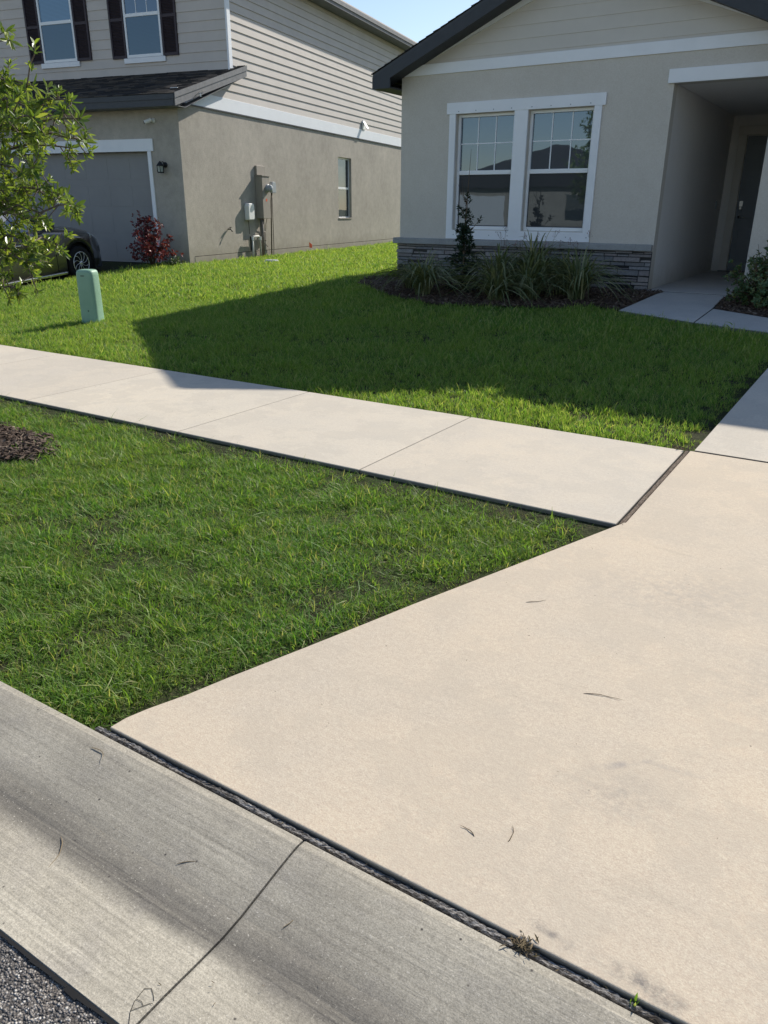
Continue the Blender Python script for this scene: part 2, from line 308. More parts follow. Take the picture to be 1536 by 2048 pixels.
# ------------------------------------------------------------------ mesh builder
class MB:
    def __init__(s): s.v = []; s.f = []; s.mi = []
    def add(s, vs, fs, mi=0):
        o = len(s.v); s.v += [tuple(q) for q in vs]; s.f += [tuple(i+o for i in f) for f in fs]; s.mi += [mi]*len(fs); return s
    def box(s, x0, y0, z0, x1, y1, z1, mi=0):
        v = [(x, y, z) for z in (z0, z1) for y in (y0, y1) for x in (x0, x1)]
        return s.add(v, [(0, 2, 3, 1), (4, 5, 7, 6), (0, 1, 5, 4), (2, 6, 7, 3), (0, 4, 6, 2), (1, 3, 7, 5)], mi)
    def prism(s, poly, axis, a0, a1, mi=0):
        """poly of 2-D points swept along an axis; axis 'x': poly=(y,z), 'y': (x,z), 'z': (x,y)"""
        n = len(poly)
        def P(q, a): return {'x': (a, q[0], q[1]), 'y': (q[0], a, q[1]), 'z': (q[0], q[1], a)}[axis]
        v = [P(q, a0) for q in poly] + [P(q, a1) for q in poly]
        f = [tuple(range(n)), tuple(range(2*n-1, n-1, -1))] + [(i, i+n, (i+1) % n+n, (i+1) % n) for i in range(n)]
        return s.add(v, f, mi)
    def hexa(s, a, b, mi=0):
        """loft between two 4-point loops"""
        return s.add(list(a)+list(b), [(0, 1, 2, 3), (7, 6, 5, 4)]+[(i, i+4, (i+1) % 4+4, (i+1) % 4) for i in range(4)], mi)
    def tube(s, pts, r, n=7, mi=0, cap=True):
        pts = [Vector(q) for q in pts]; rr = r if isinstance(r, (list, tuple)) else [r]*len(pts)
        rings = []
        for i, q in enumerate(pts):
            d = (pts[min(i+1, len(pts)-1)]-pts[max(i-1, 0)]).normalized()
            a = d.orthogonal().normalized() if i == 0 else (rings_a - d*rings_a.dot(d)).normalized()
            rings_a = a; b = d.cross(a)
            rings.append([q+(a*math.cos(2*math.pi*k/n)+b*math.sin(2*math.pi*k/n))*rr[i] for k in range(n)])
        v = [q for ring in rings for q in ring]
        f = [(i*n+k, i*n+(k+1) % n, (i+1)*n+(k+1) % n, (i+1)*n+k) for i in range(len(pts)-1) for k in range(n)]
        if cap: f += [tuple(range(n-1, -1, -1)), tuple((len(pts)-1)*n+k for k in range(n))]
        return s.add(v, f, mi)
    def lathe(s, prof, c, axis='z', n=24, mi=0, R=None):
        """prof: (radius, height) pairs; R optional rotation matrix"""
        v = []
        for (r, h) in prof:
            for k in range(n):
                a = 2*math.pi*k/n; q = Vector((r*math.cos(a), r*math.sin(a), h))
                if axis == 'x': q = Vector((q.z, q.x, q.y))
                if axis == 'y': q = Vector((q.x, q.z, q.y))
                if R is not None: q = R @ q
                v.append(q+Vector(c))
        m = len(prof)
        f = [(i*n+k, i*n+(k+1) % n, (i+1)*n+(k+1) % n, (i+1)*n+k) for i in range(m-1) for k in range(n)]
        f += [tuple(range(n-1, -1, -1)), tuple((m-1)*n+k for k in range(n))]
        return s.add(v, f, mi)
    def build(s, name, mat, parent=None, off=(0, 0, 0), bevel=0, smooth=False, seg=2, recalc=True):
        me = bpy.data.meshes.new(name)
        ox, oy, oz = off
        me.from_pydata([(x-ox, y-oy, z-oz) for x, y, z in s.v], [], s.f)
        for m in (mat if isinstance(mat, (list, tuple)) else [mat]): me.materials.append(m)
        if any(s.mi):
            for pl, i in zip(me.polygons, s.mi): pl.material_index = i
        if recalc:
            b = bmesh.new(); b.from_mesh(me); bmesh.ops.recalc_face_normals(b, faces=b.faces); b.to_mesh(me); b.free()
        if smooth:
            for pl in me.polygons: pl.use_smooth = True
        o = bpy.data.objects.new(name, me); COL.objects.link(o)
        if parent: o.parent = parent
        if bevel:
            m = o.modifiers.new('bevel', 'BEVEL'); m.width = bevel; m.segments = seg; m.limit_method = 'ANGLE'
        return o

def tag(o, label, cat, group=None, kind=None):
    if kind: o['kind'] = kind
    if label: o['label'] = label
    if cat: o['category'] = cat
    if group: o['group'] = group
    return o
def thing(name, label, cat, loc=(0, 0, 0), rz=0, group=None):
    o = bpy.data.objects.new(name, None); COL.objects.link(o); o.location = loc; o.rotation_euler = (0, 0, rz); o.empty_display_size = .2
    return tag(o, label, cat, group)
def struct(o): o['kind'] = 'structure'; return o

# ------------------------------------------------------------------ terrain
HZ = .33
def tz(y): return float(np.interp(y, [0, 5.3, 12.0], [0, 0, HZ]))
prof = [(-400, -.10), (-7.6, -.10), (-7.4, -.16), (1.02, -.16), (1.165, -.055), (1.5, -.045), (3.4, -.042), (3.69, -.022), (5.3, -.05), (6.0, -.005), (12.0, HZ-.03), (40, HZ-.03), (400, HZ-.03)]
ys = sorted(set([q[0] for q in prof]+[6.5, 7.5, 8.5, 9.5, 10.5, 11.5, 14, 18, 24, 30]))
xs = [-400, -60, -30, -20, -15, -12, -9, -7, -5, -3, -1, 1, 4, 10, 30, 400]
g = MB(); V = [(x, y, float(np.interp(y, [q[0] for q in prof], [q[1] for q in prof]))) for y in ys for x in xs]
nx = len(xs)
g.add(V, [(j*nx+i, j*nx+i+1, (j+1)*nx+i+1, (j+1)*nx+i) for j in range(len(ys)-1) for i in range(nx-1)])
struct(g.build('ground', M['soil']))

# road
g = MB(); g.add([(-60, -7.0, -.03), (60, -7.0, -.03), (60, -3.2, .02), (-60, -3.2, .02), (60, .597, -.028), (-60, .597, -.028)], [(0, 1, 2, 3), (3, 2, 4, 5)])
struct(g.build('road', M['asphalt']))
# dirty seam of the road against the kerb
g = MB()
for k in range(170):
    x = -4+k*.04; w = .003+.006*rng.random()
    g.add([(x, .597-w, -.024), (x+.041, .597-w*rng.uniform(.5, 1.3), -.024), (x+.041, .602, -.026), (x, .602, -.026)], [(0, 1, 2, 3)])
struct(g.build('road_seam', M['black']))

# kerb segments with joints
def kz(y): return float(np.interp(y, [.602, .70, .80, .87, .93, 1.0, 1.08, 1.14, 1.17], [-.028, -.031, -.038, -.041, -.036, -.024, -.010, -.002, -.005]))
g = MB(); kys = [.602, .606, .65, .70, .75, .80, .84, .87, .90, .93, .97, 1.0, 1.04, 1.08, 1.12, 1.145, 1.16, 1.168, 1.172]
step = 3.05
for i in range(-9, 10):
    x0 = -.975+i*step+.003; x1 = -.975+(i+1)*step-.003
    loop = [(y, kz(y)-(.006 if y in (.602, 1.172) else 0)) for y in kys]
    poly = [(.602, -.2)]+loop+[(1.172, -.2)]
    n = len(poly); xx = [x0, x0+.006]+[x0+(x1-x0)*k/8 for k in range(1, 8)]+[x1-.006, x1]
    vs = []
    for j, x in enumerate(xx):
        e = .003 if j in (0, len(xx)-1) else 0
        for q in poly: vs.append((x, q[0], q[1]-(e if q[1] > -.15 else 0)))
    fs = [(j*n+k, (j+1)*n+k, (j+1)*n+k+1, j*n+k+1) for j in range(len(xx)-1) for k in range(n-1)]
    fs += [tuple(range(n)), tuple((len(xx)-1)*n+k for k in range(n-1, -1, -1))]
    g.add(vs, fs)
struct(g.build('kerb', M['kerb'], smooth=False))
g = MB()
for i in range(-9, 11):
    x = -.975+i*step; g.add([(x-.007, y, kz(y)-.012) for y in kys]+[(x+.007, y, kz(y)-.012) for y in kys], [(k, k+1, k+1+len(kys), k+len(kys)) for k in range(len(kys)-1)])
struct(g.build('kerb_joint', M['black']))

g = MB()
for pts in ([(-.984, .612), (-1.004, .632), (-1.015, .655), (-1.021, .685), (-1.008, .692), (-.992, .683), (-.982, .675)], [(-1.006, .634), (-.996, .652), (-.985, .668), (-.980, .672)], [(-1.016, .66), (-1.002, .662), (-.993, .658)]):
    V = [(x+rng.uniform(-.001, .001), y+rng.uniform(-.001, .001)) for x, y in pts]
    for (x0, y0), (x1, y1) in zip(V[:-1], V[1:]):
        d = Vector((x1-x0, y1-y0)); n_ = Vector((-d.y, d.x))  .normalized()*.0006; z0, z1 = kz(y0)+.0012, kz(y1)+.0012
        g.add([(x0+n_.x, y0+n_.y, z0), (x0-n_.x, y0-n_.y, z0), (x1-n_.x, y1-n_.y, z1), (x1+n_.x, y1+n_.y, z1)], [(0, 1, 2, 3)])
struct(g.build('kerb_crack', M['black']))
# opposite kerb and pavement
g = MB(); g.box(-60, -7.55, -.1, 60, -7.004, .04); struct(g.build('far_kerb', M['kerb'], bevel=.02))
g = MB(); g.box(-60, -11.2, -.1, 60, -9.7, -.05); struct(g.build('far_pavement', M['conc_walk'], bevel=.01))

# sidewalk slabs
SN, SF = 3.70, 5.24
jx = [-.927, -2.52, -4.09, -5.84, -7.45, -9.0, -10.55]
def swn(x): return SN - .012*max(0, -x-3)**1.2*.5
def swf(x): return SF - .018*max(0, -x-3)**1.1*.5
g = MB()
for a, b in zip(jx[1:]+[-12.1, -13.7, -15.2], jx[:]+[-12.1, -13.7]):
    p = [(a+.003, swn(a)), (b-.003, swn(b)), (b-.003, swf(b)), (a+.003, swf(a))]
    g.prism(p, 'z', -.12, .0)
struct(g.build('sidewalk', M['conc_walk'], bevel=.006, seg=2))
g = MB()
for a in jx[1:]: g.box(a-.01, swn(a)+.01, -.05, a+.01, swf(a)-.01, -.006)
struct(g.build('sidewalk_joint', M['black']))

# driveway: flared apron and upper slab
fl = [(-1.757, 1.199), (-1.758, 1.204), (-1.754, 1.26), (-1.733, 1.33), (-1.685, 1.45), (-1.635, 1.61), (-1.535, 1.90), (-1.455, 2.14), (-1.37, 2.40), (-1.205, 2.87), (-1.055, 3.30), (-.94, 3.63), (-.893, 3.76), (-.893, 5.245)]
fr = [(5.6, 5.245), (5.6, 3.7), (6.5, 1.199)]
g = MB(); g.prism(fl+fr, 'z', -.12, .001)
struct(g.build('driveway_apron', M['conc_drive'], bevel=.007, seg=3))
g = MB()
ey = [5.262, 6.0, 7.0, 8.2, 9.4, 9.41, 10.6, 12.2]
for a, b in ((5.262, 9.4), (9.41, 12.24)):
    for x0, x1 in ((-.87, 2.3), (2.31, 5.6)):
        m = [a, (a+b)/2, b] if a > 6 else [a, 5.6, 6.2, 7.8, b]
        for c0, c1 in zip(m[:-1], m[1:]):
            e0, e1 = tz(c0)+.004, tz(c1)+.004
            xl0 = x0+(.03*(c0-5.2) if x0 < 0 else 0); xl1 = x0+(.03*(c1-5.2) if x0 < 0 else 0)
            g.hexa([(xl0, c0, e0-.12), (x1, c0, e0-.12), (x1, c0, e0), (xl0, c0, e0)], [(xl1, c1, e1-.12), (x1, c1, e1-.12), (x1, c1, e1), (xl1, c1, e1)])
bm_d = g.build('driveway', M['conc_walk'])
struct(bm_d)

# fibrous joint fillers (kerb/apron and sidewalk/apron)
def filler(p0, p1, w, ztop, seed, name, mat):
    r = random.Random(seed); g = MB(); p0 = Vector(p0); p1 = Vector(p1); L = (p1-p0).length; d = (p1-p0)/L; nn = Vector((-d.y, d.x))
    n = int(L/.008); rows = 6; V = []
    for i in range(n+1):
        for k in range(rows):
            u = k/(rows-1)-.5
            q = p0+d*(L*i/n)+nn*(u*w+r.uniform(-.002, .002))
            z = ztop + r.uniform(-.002, .001) - (.010 if k in (0, rows-1) else 0) - .003*math.sin(i*.11+seed)*math.sin(i*.031)
            V.append((q.x, q.y, z))
    g.add(V, [(i*rows+k, (i+1)*rows+k, (i+1)*rows+k+1, i*rows+k+1) for i in range(n) for k in range(rows-1)])
    struct(g.build(name, mat, recalc=False))
t = NT('fibre_filler'); p = t.coord((1, 1, 1), 'Position'); q = t.coord((22, 70, 70), 'Position')
c = t.ramp(t.noise(q, 3, 6, .8), [(.30, (.015, .014, .014)), (.45, (.07, .062, .056)), (.55, (.26, .245, .23)), (.72, (.52, .50, .49))])
c = t.mix(t.ramp(t.noise(p, 5, 4), [(.34, (1, 1, 1)), (.48, (0, 0, 0))]), c, (.03, .026, .023)); t.base(c, .95, .1); M['fib1'] = t.m
t = NT('tan_fibre_filler'); q = t.coord((60, 8, 60), 'Position')
c = t.ramp(t.noise(q, 3, 6, .8), [(.34, (.05, .035, .025)), (.5, (.17, .13, .10)), (.7, (.36, .30, .24))]); t.base(c, .95, .1); M['fib2'] = t.m
filler((-1.80, 1.186), (6.5, 1.186), .022, -.007, 3, 'kerb_joint_filler', M['fib1'])
filler((-.910, 3.72), (-.910, 5.25), .030, -.003, 5, 'sidewalk_joint_filler', M['fib2'])
g = MB(); g.box(-.9, 5.235, -.05, 5.6, 5.27, -.004); struct(g.build('driveway_joint', M['black']))

# neighbour's driveway (steeper, lies lower than the lawn)
LH = Vector((-13.11, 12.68, HZ)); LA = rad(10.7); cL, sL = math.cos(LA), math.sin(LA)
def l2w(x, y): return (LH.x+x*cL-y*sL, LH.y+x*sL+y*cL)
g = MB()
def ndz(y): return float(np.interp(y, [-7.4, -4.4, -2.3, 0], [-.37, -.29, -.20, -.035]))
st = [-7.6, -6, -4.4, -3.4, -2.3, -1.2, -.0]
for a, b in zip(st[:-1], st[1:]):
    pa, pb, pc, pd = l2w(-5.75, a), l2w(-.72, a), l2w(-5.75, b), l2w(-.72, b)
    za, zb = HZ+ndz(a), HZ+ndz(b)
    g.hexa([(*pa, za-.2), (*pb, za-.2), (*pb, za), (*pa, za)], [(*pc, zb-.2), (*pd, zb-.2), (*pd, zb), (*pc, zb)])
struct(g.build('neighbour_driveway', M['conc_walk']))

# front path: two slabs in front of the entry
pz = lambda x, y: tz(y)+.012
def slab(g, poly, th=.12):
    n = len(poly); v = [(x, y, pz(x, y)-th) for x, y in poly]+[(x, y, pz(x, y)) for x, y in poly]
    g.add(v, [tuple(range(n-1, -1, -1)), tuple(range(n, 2*n))]+[(i, (i+1) % n, (i+1) % n+n, i+n) for i in range(n)])
g = MB()
slab(g, [(-2.93, 10.41), (-1.89, 9.95), (-1.89, 11.04), (-1.94, 12.0), (-1.95, 12.40), (-2.84, 12.40), (-2.86, 12.05)])
slab(g, [(-1.875, 9.945), (-.80, 9.62), (-.80, 10.50), (-1.16, 10.63), (-1.875, 11.03)])
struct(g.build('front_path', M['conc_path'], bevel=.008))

# ------------------------------------------------------------------ right-hand house
O = Vector((-4.48, 12.5, HZ))
RH = thing('bungalow', 'single storey pale greige house with white trimmed double window and stacked stone base', 'house', O)
def R(mb, name, mat, parent=None, **k): return mb.build(name, mat, parent or RH, off=O if (parent is None or parent.type == 'EMPTY') else O, **k)
Z = HZ
XL, XR, PL, PR = -7.59, -1.37, -3.11, -1.78
PITCHR = .427
# walls (front wall pieces butt together round window and porch openings)
WT = 3.55
g = MB()
Yf, Yb = 12.5, 12.7
win = [(-6.53, -5.505, 1.165, 2.925), (-5.265, -4.225, 1.165, 2.925)]
g.box(XL, Yf, Z-.3, win[0][0], Yb, WT)
g.box(win[0][0], Yf, Z-.3, win[0][1], Yb, win[0][2]); g.box(win[0][0], Yf, win[0][3], win[0][1], Yb, WT)
g.box(win[0][1], Yf, Z-.3, win[1][0], Yb, WT)
g.box(win[1][0], Yf, Z-.3, win[1][1], Yb, win[1][2]); g.box(win[1][0], Yf, win[1][3], win[1][1], Yb, WT)
g.box(win[1][1], Yf, Z-.3, PL, Yb, WT)
g.box(PL, Yf, 3.15, PR, Yb, WT)
g.box(PR, Yf, Z-.3, XR, Yb, WT)
g.box(XL, Yb, Z-.3, XL+.2, 27, WT); g.box(XL+.2, 26.8, Z-.3, 5.0, 27, WT)
R(g, 'wall', M['stucco_r'])
g = MB()   # entry recess
g.box(PL-.15, Yb, Z-.3, PL, 17.3, WT); g.box(PR, Yb, Z-.3, PR+.15, 17.3, WT)
g.box(PL-.15, 17.3, Z-.3, PR+.15, 17.45, WT)
R(g, 'entry_wall', M['stucco_p'])
g = MB(); g.box(PL, Yb, 3.16, PR, 17.3, 3.2); R(g, 'entry_ceiling', M['stucco_p'])
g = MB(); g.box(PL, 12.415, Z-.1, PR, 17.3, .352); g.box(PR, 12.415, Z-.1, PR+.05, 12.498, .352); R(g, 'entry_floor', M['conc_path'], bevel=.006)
# entry door (leaf seen at the back of the recess)
dd = MB(); dd.box(-2.80, 17.26, .37, -1.9, 17.297, 2.80)
for z0, z1 in ((.55, 1.15), (1.35, 2.0), (2.1, 2.66)):
    for x0, x1 in ((-2.70, -2.40), (-2.30, -2.0)): dd.box(x0, 17.252, z0, x1, 17.262, z1)
do = R(dd, 'door', M['door'], bevel=.003)
hd = MB(); hd.lathe([(.028, 0), (.028, .012), (.012, .014), (.012, .05)], (-2.73, 17.26, 1.37), 'y', 14, R=Matrix.Diagonal((1, -1, 1)))
hd.tube([(-2.73, 17.215, 1.37), (-2.63, 17.21, 1.365)], .009); R(hd, 'door_handle', M['steel'], do, smooth=True)
hd = MB(); hd.lathe([(.032, 0), (.032, .02), (.02, .026)], (-2.73, 17.26, 1.53), 'y', 14, R=Matrix.Diagonal((1, -1, 1))); hd.box(-2.76, 17.238, 1.56, -2.70, 17.259, 1.66)
R(hd, 'door_lock', M['steel'], do)
g = MB(); g.box(-2.96, 17.24, .352, -2.81, 17.299, 2.82); g.box(-2.98, 17.235, 2.82, PR, 17.299, 2.98); R(g, 'door_trim', M['siding_r'], bevel=.004)
g = MB(); g.box(-2.96, 17.20, .352, PR, 17.235, .368); R(g, 'door_sill', M['dark'])
# gable
AX, AZ = -4.48, 3.57+(-4.48+7.93)*PITCHR
g = MB(); ap = 3.55+(AX-XL)*PITCHR
g.prism([(XL, WT), (XR, WT), (AX, ap)], 'y', 12.53, 12.68)
R(g, 'gable_wall', M['stucco_r'])
g = MB()
z = 3.55; 
while z < ap-.05:
    z1 = z+.178; x0 = XL+(z-3.55)/PITCHR+.02; x1 = XR-(z-3.55)/PITCHR-.02
    xa = XL+(z1-3.55)/PITCHR+.02; xb = XR-(z1-3.55)/PITCHR-.02
    if xb <= xa: break
    g.hexa([(x0, 12.531, z), (x1, 12.531, z), (x1, 12.517, z), (x0, 12.517, z)], [(xa, 12.531, z1), (xb, 12.531, z1), (xb, 12.526, z1), (xa, 12.526, z1)])
    z = z1
R(g, 'gable_siding', M['siding_r'])
g = MB(); g.box(XL, 12.478, 3.53, XR, 12.4985, 3.685); R(g, 'belt_board', M['trim'], bevel=.003)
g = MB()
for sgn, xe in ((1, XL), (-1, XR)):     # sloping rake trim under the roof
    a, b = (xe, 3.53), (AX, 3.53+(abs(AX-xe))*PITCHR)
    d = .165*math.hypot(1, PITCHR)
    p = [(xe-sgn*.0, 3.687), (xe+sgn*(.0), 3.53+.17), (AX, b[1]+.17), (AX, b[1]+.17-d)]
    g.prism([(xe+sgn*.02, 3.688), (xe+sgn*.0, 3.70), (AX, ap+.0), (AX, ap-d), (xe+sgn*.39, 3.688)], 'y', 12.490, 12.5165)
R(g, 'rake_trim', M['trim'])
# main window set
g = MB()
g.box(-6.70, 12.465, 2.93, -4.055, 12.4985, 3.095)
g.box(-6.65, 12.470, 1.155, -6.535, 12.4985, 2.93); g.box(-4.22, 12.470, 1.155, -4.105, 12.4985, 2.93)
g.box(-5.50, 12.470, 1.155, -5.27, 12.4985, 2.93); g.box(-6.65, 12.470, 1.012, -4.105, 12.4985, 1.155)
wt = R(g, 'window_trim', M['trim'], bevel=.003)
for c_ in [(x0+.31*i, 12.4645, 2.965) for i in range(4) for x0 in (-6.48, -5.21)]+[(-6.5+.335*i, 12.4695, 1.08) for i in range(8)]:
    g = MB(); g.lathe([(.009, 0), (.009, .004)], c_, 'y', 8, R=Matrix.Diagonal((1, -1, 1))); R(g, 'screw_cap', M['grey_pl'], wt)
for i, (x0, x1, z0, z1) in enumerate(win):
    g = MB(); ya, yb = 12.575, 12.64; w = .042; zm = (z0+z1)/2+.01
    g.box(x0, ya, z0, x0+w, yb, z1); g.box(x1-w, ya, z0, x1, yb, z1); g.box(x0+w, ya, z0, x1-w, yb, z0+.055); g.box(x0+w, ya, z1-.045, x1-w, yb, z1)
    g.box(x0+w, ya-.006, zm-.035, x1-w, yb, zm+.03)
    f = R(g, 'window', M['vinyl'], bevel=.004)
    g = MB(); g.box(x0+w, 12.612, zm+.031, x1-w, 12.618, z1-.046); R(g, 'upper_pane', M['glass'], f)
    g = MB(); g.box(x0+w, 12.600, z0+.056, x1-w, 12.606, zm-.036); R(g, 'lower_pane', M['glass_low'], f)
    g = MB(); xw = (x1-x0-2*w)/3
    for k in (1, 2): g.box(x0+w+xw*k-.008, 12.603, zm+.031, x0+w+xw*k+.008, 12.611, z1-.046)
    zz = (zm+z1)/2
    for k in range(3): g.box(x0+w+xw*k+.009, 12.603, zz-.008, x0+w+xw*(k+1)-.009, 12.611, zz+.008)
    R(g, 'muntin', M['vinyl'], f)
    g = MB(); g.box(x0+w, 12.594, z0+.056, x1-w, 12.599, z0+.07); g.box(x0+w, 12.594, z0+.07, x0+w+.012, 12.599, zm-.036); g.box(x1-w-.012, 12.594, z0+.07, x1-w, 12.599, zm-.036)
    R(g, 'screen_frame', M['gutter'], f)
# head board over the entry
g = MB(); g.box(-3.19, 12.455, 3.15, -1.2, 12.4985, 3.325); R(g, 'entry_header', M['trim'], bevel=.003)
# stone veneer
r = random.Random(21); g = MB()
def veneer(g, a0, a1, z0, z1, put):
    z = z0
    while z < z1-.005:
        h = min(r.choice([.045, .06, .075, .09, .05]), z1-z)
        if z1-(z+h) < .03: h = z1-z
        x = a0
        while x < a1-.001:
            l = r.uniform(.12, .42)*(1.25 if h < .06 else 1)
            if a1-(x+l) < .09: l = a1-x
            # a tall stone may be two thin ones
            if h >= .085 and r.random() < .4:
                put(x, x+l, z, z+h*.5, r.uniform(.022, .05)); put(x, x+l, z+h*.5, z+h, r.uniform(.022, .05))
            else: put(x, x+l, z, z+h, r.uniform(.02, .055))
            x += l
        z += h
def putf(x0, x1, z0, z1, d): 
    j = .0035
    a = [(x0+j, 12.499, z0+j), (x1-j, 12.499, z0+j), (x1-j, 12.499, z1-j), (x0+j, 12.499, z1-j)]
    e = lambda s: r.uniform(.001, .006)
    b = [(x0+j+e(0), 12.499-d-e(0), z0+j+e(0)), (x1-j-e(0), 12.499-d-e(0), z0+j+e(0)), (x1-j-e(0), 12.499-d+e(0), z1-j-e(0)), (x0+j+e(0), 12.499-d+e(0), z1-j-e(0))]
    g.hexa(a, b)
veneer(g, XL-.045, PL, Z-.12, .905, putf)
def putl(y0, y1, z0, z1, d):
    j = .0035
    g.hexa([(XL-.001, y0+j, z0+j), (XL-.001, y1-j, z0+j), (XL-.001, y1-j, z1-j), (XL-.001, y0+j, z1-j)],
           [(XL-.045+d*.15, y0+j+.003, z0+j+.003), (XL-.045+d*.15, y1-j-.003, z0+j+.003), (XL-.045+d*.15, y1-j-.003, z1-j-.003), (XL-.045+d*.15, y0+j+.003, z1-j-.003)])
veneer(g, 12.501, 13.1, Z-.12, .905, putl)
R(g, 'stone_veneer', M['stone'])
g = MB(); g.box(XL-.012, 12.475, Z-.3, PL-.002, 12.4975, .9); R(g, 'veneer_mortar', M['dark'])
g = MB(); xx = XL-.10
for l in (.98, 1.22, 1.16, .98, 2.): 
    x1 = min(xx+l, PL-.003); g.box(xx+.004, 12.405, .908, x1-.004, 12.4988, 1.005); xx = x1
    if xx >= PL-.004: break
g.box(XL-.10, 12.4995, .908, XL-.001, 13.12, 1.005)
R(g, 'stone_ledge', M['cap'], bevel=.012)
xx = XL-.10
for l in (.98, 1.22, 1.16, .98): xx += l; g = MB(); g.box(xx-.004, 12.41, .91, xx+.004, 12.49, 1.0); R(g, 'ledge_mortar', M['mortar'])
# roof: gable running back, garage wing to the right
EO = .345; RZ = 3.57
def roofplane(g, x_e, x_a, y0, y1, ze, th, sgn):
    za = ze+abs(x_a-x_e)*PITCHR
    g.hexa([(x_e, y0, ze-th), (x_a, y0, za-th), (x_a, y0, za), (x_e, y0, ze)], [(x_e, y1, ze-th), (x_a, y1, za-th), (x_a, y1, za), (x_e, y1, ze)])
g = MB(); xe = XL-EO; xr = XR+.33
roofplane(g, xe, AX, 12.13, 27.4, RZ-.02, .045, 1); roofplane(g, xr, AX, 12.13, 27.4, RZ-.02, .045, -1)
rf = R(g, 'roof', M['gutter'])
def shingles(g, p0, ax, dn, W_, L_, expo=.14, tw=.3, seed=1, lift=.012):
    """rows of tabs: p0 top-left corner at eave, ax unit along eave, dn unit up the slope"""
    r = random.Random(seed); nn = ax.cross(dn).normalized()
    if nn.z < 0: nn = -nn
    k = 0; s = 0.
    while s < L_:
        u = -r.random()*tw
        while u < W_:
            w = tw*r.uniform(.45, 1.2); a, b = max(0, u), min(W_, u+w)
            if b-a > .01:
                e = min(s+expo*1.02, L_); lf = lift*r.uniform(.7, 1.3)
                q = [p0+ax*a+dn*s, p0+ax*b+dn*s, p0+ax*b+dn*e, p0+ax*a+dn*e]
                top = [q[0]+nn*lf, q[1]+nn*lf, q[2]+nn*.003, q[3]+nn*.003]; bot = [v-nn*.001 for v in q]
                g.hexa([bot[0], bot[1], top[1], top[0]], [bot[3], bot[2], top[2], top[3]])
            u += w
        s += expo; k += 1
g = MB(); th = math.atan(PITCHR); sl_ = math.hypot(AX-xe, (AX-xe)*PITCHR)
shingles(g, Vector((xe-.02, 12.11, RZ-.018)), Vector((0, 1, 0)), Vector((math.cos(th), 0, math.sin(th))), 15.3, sl_, .14, .32, 4)
shingles(g, Vector((xr+.02, 12.11, RZ-.018)), Vector((0, 1, 0)), Vector((-math.cos(th), 0, math.sin(th))), 15.3, sl_, .14, .32, 5)
R(g, 'shingles', M['shingle'], rf)
g = MB()       # rake boards (front fascia) and soffit
for sgn, x_ in ((1, xe), (-1, xr)):
    za = RZ+abs(AX-x_)*PITCHR
    g.prism([(x_, RZ-.235), (x_, RZ-.068), (AX, za-.068), (AX, za-.235)], 'y', 12.115, 12.14)
    g.prism([(x_, RZ-.21), (x_, RZ-.20), (AX, za-.20), (AX, za-.21)], 'y', 12.142, 12.488)
g.prism([(xe, RZ-.236), (XL-.001, RZ-.236), (XL-.001, RZ-.236+EO*PITCHR)], 'y', 12.1145, 12.139)
R(g, 'rake_board', M['fascia_r'])
g = MB(); g.box(xe-.0, 12.1425, RZ-.235, xe+.02, 27.4, RZ-.07); g.box(xe+.0205, 12.1425, RZ-.235, XL-.001, 27.0, RZ-.212)
R(g, 'fascia', M['fascia_r'])
# garage wing
g = MB(); g.box(-.70, 11.5, Z-.3, -.42, 12.6, 3.45); g.box(XR, 12.6, Z-.3, -.42, 12.75, 3.45); g.box(-.42, 12.4, 2.5, 4.6, 12.6, 3.45); g.box(4.6, 12.4, Z-.3, 5.2, 12.6, 3.45); g.box(5.0, 12.6, Z-.3, 5.2, 26.8, 3.45)
R(g, 'garage_wall', M['stucco_r'])
g = MB(); g.box(-.42, 12.5, .34, 4.6, 12.54, 2.5)
for k in range(4):
    for j in range(8): g.box(-.34+j*.62, 12.492, .42+k*.54, -.34+j*.62+.52, 12.501, .42+k*.54+.38)
R(g, 'garage_door', M['trim'], bevel=.004)
g = MB(); ry0, ryr, ry1 = 11.10, 14.3, 17.4; zr = 3.53+(ryr-ry0)*.675; xel, xrl = -1.36, -1.95
g.hexa([(xel, ry0, 3.47), (xel, ry0, 3.53), (xrl, ryr, zr), (xrl, ryr, zr-.06)], [(5.5, ry0, 3.47), (5.5, ry0, 3.53), (5.5, ryr, zr), (5.5, ryr, zr-.06)])
g.hexa([(xel, ry1, 3.47), (xel, ry1, 3.53), (xrl, ryr+.001, zr), (xrl, ryr+.001, zr-.06)], [(5.5, ry1, 3.47), (5.5, ry1, 3.53), (5.5, ryr+.001, zr), (5.5, ryr+.001, zr-.06)])
g.hexa([(-1.36, 17.41, 3.47), (5.5, 17.41, 3.47), (5.5, 17.41, 3.53), (-1.36, 17.41, 3.53)], [(-1.36, 27.3, 3.47), (5.5, 27.3, 3.47), (5.5, 27.3, 3.53), (-1.36, 27.3, 3.53)])
g.add([(xel+.05, ry0+.1, 3.5), (xel+.05, ry1-.1, 3.5), (xrl+.08, ryr, zr-.08)], [(0, 1, 2)])
g.prism([(11.5, 3.45), (17.2, 3.45), (ryr, zr-.3)], 'x', 5.02, 5.15)
R(g, 'garage_roof', M['shingle'])

# door bell on the entry wall
g = MB(); g.box(PL, 16.75, 1.52, PL+.022, 16.80, 1.66); tag(g.build('doorbell', M['grey_pl'], off=(0, 0, 0), bevel=.006), 'small grey doorbell on the entry wall beside the slate front door', 'doorbell')

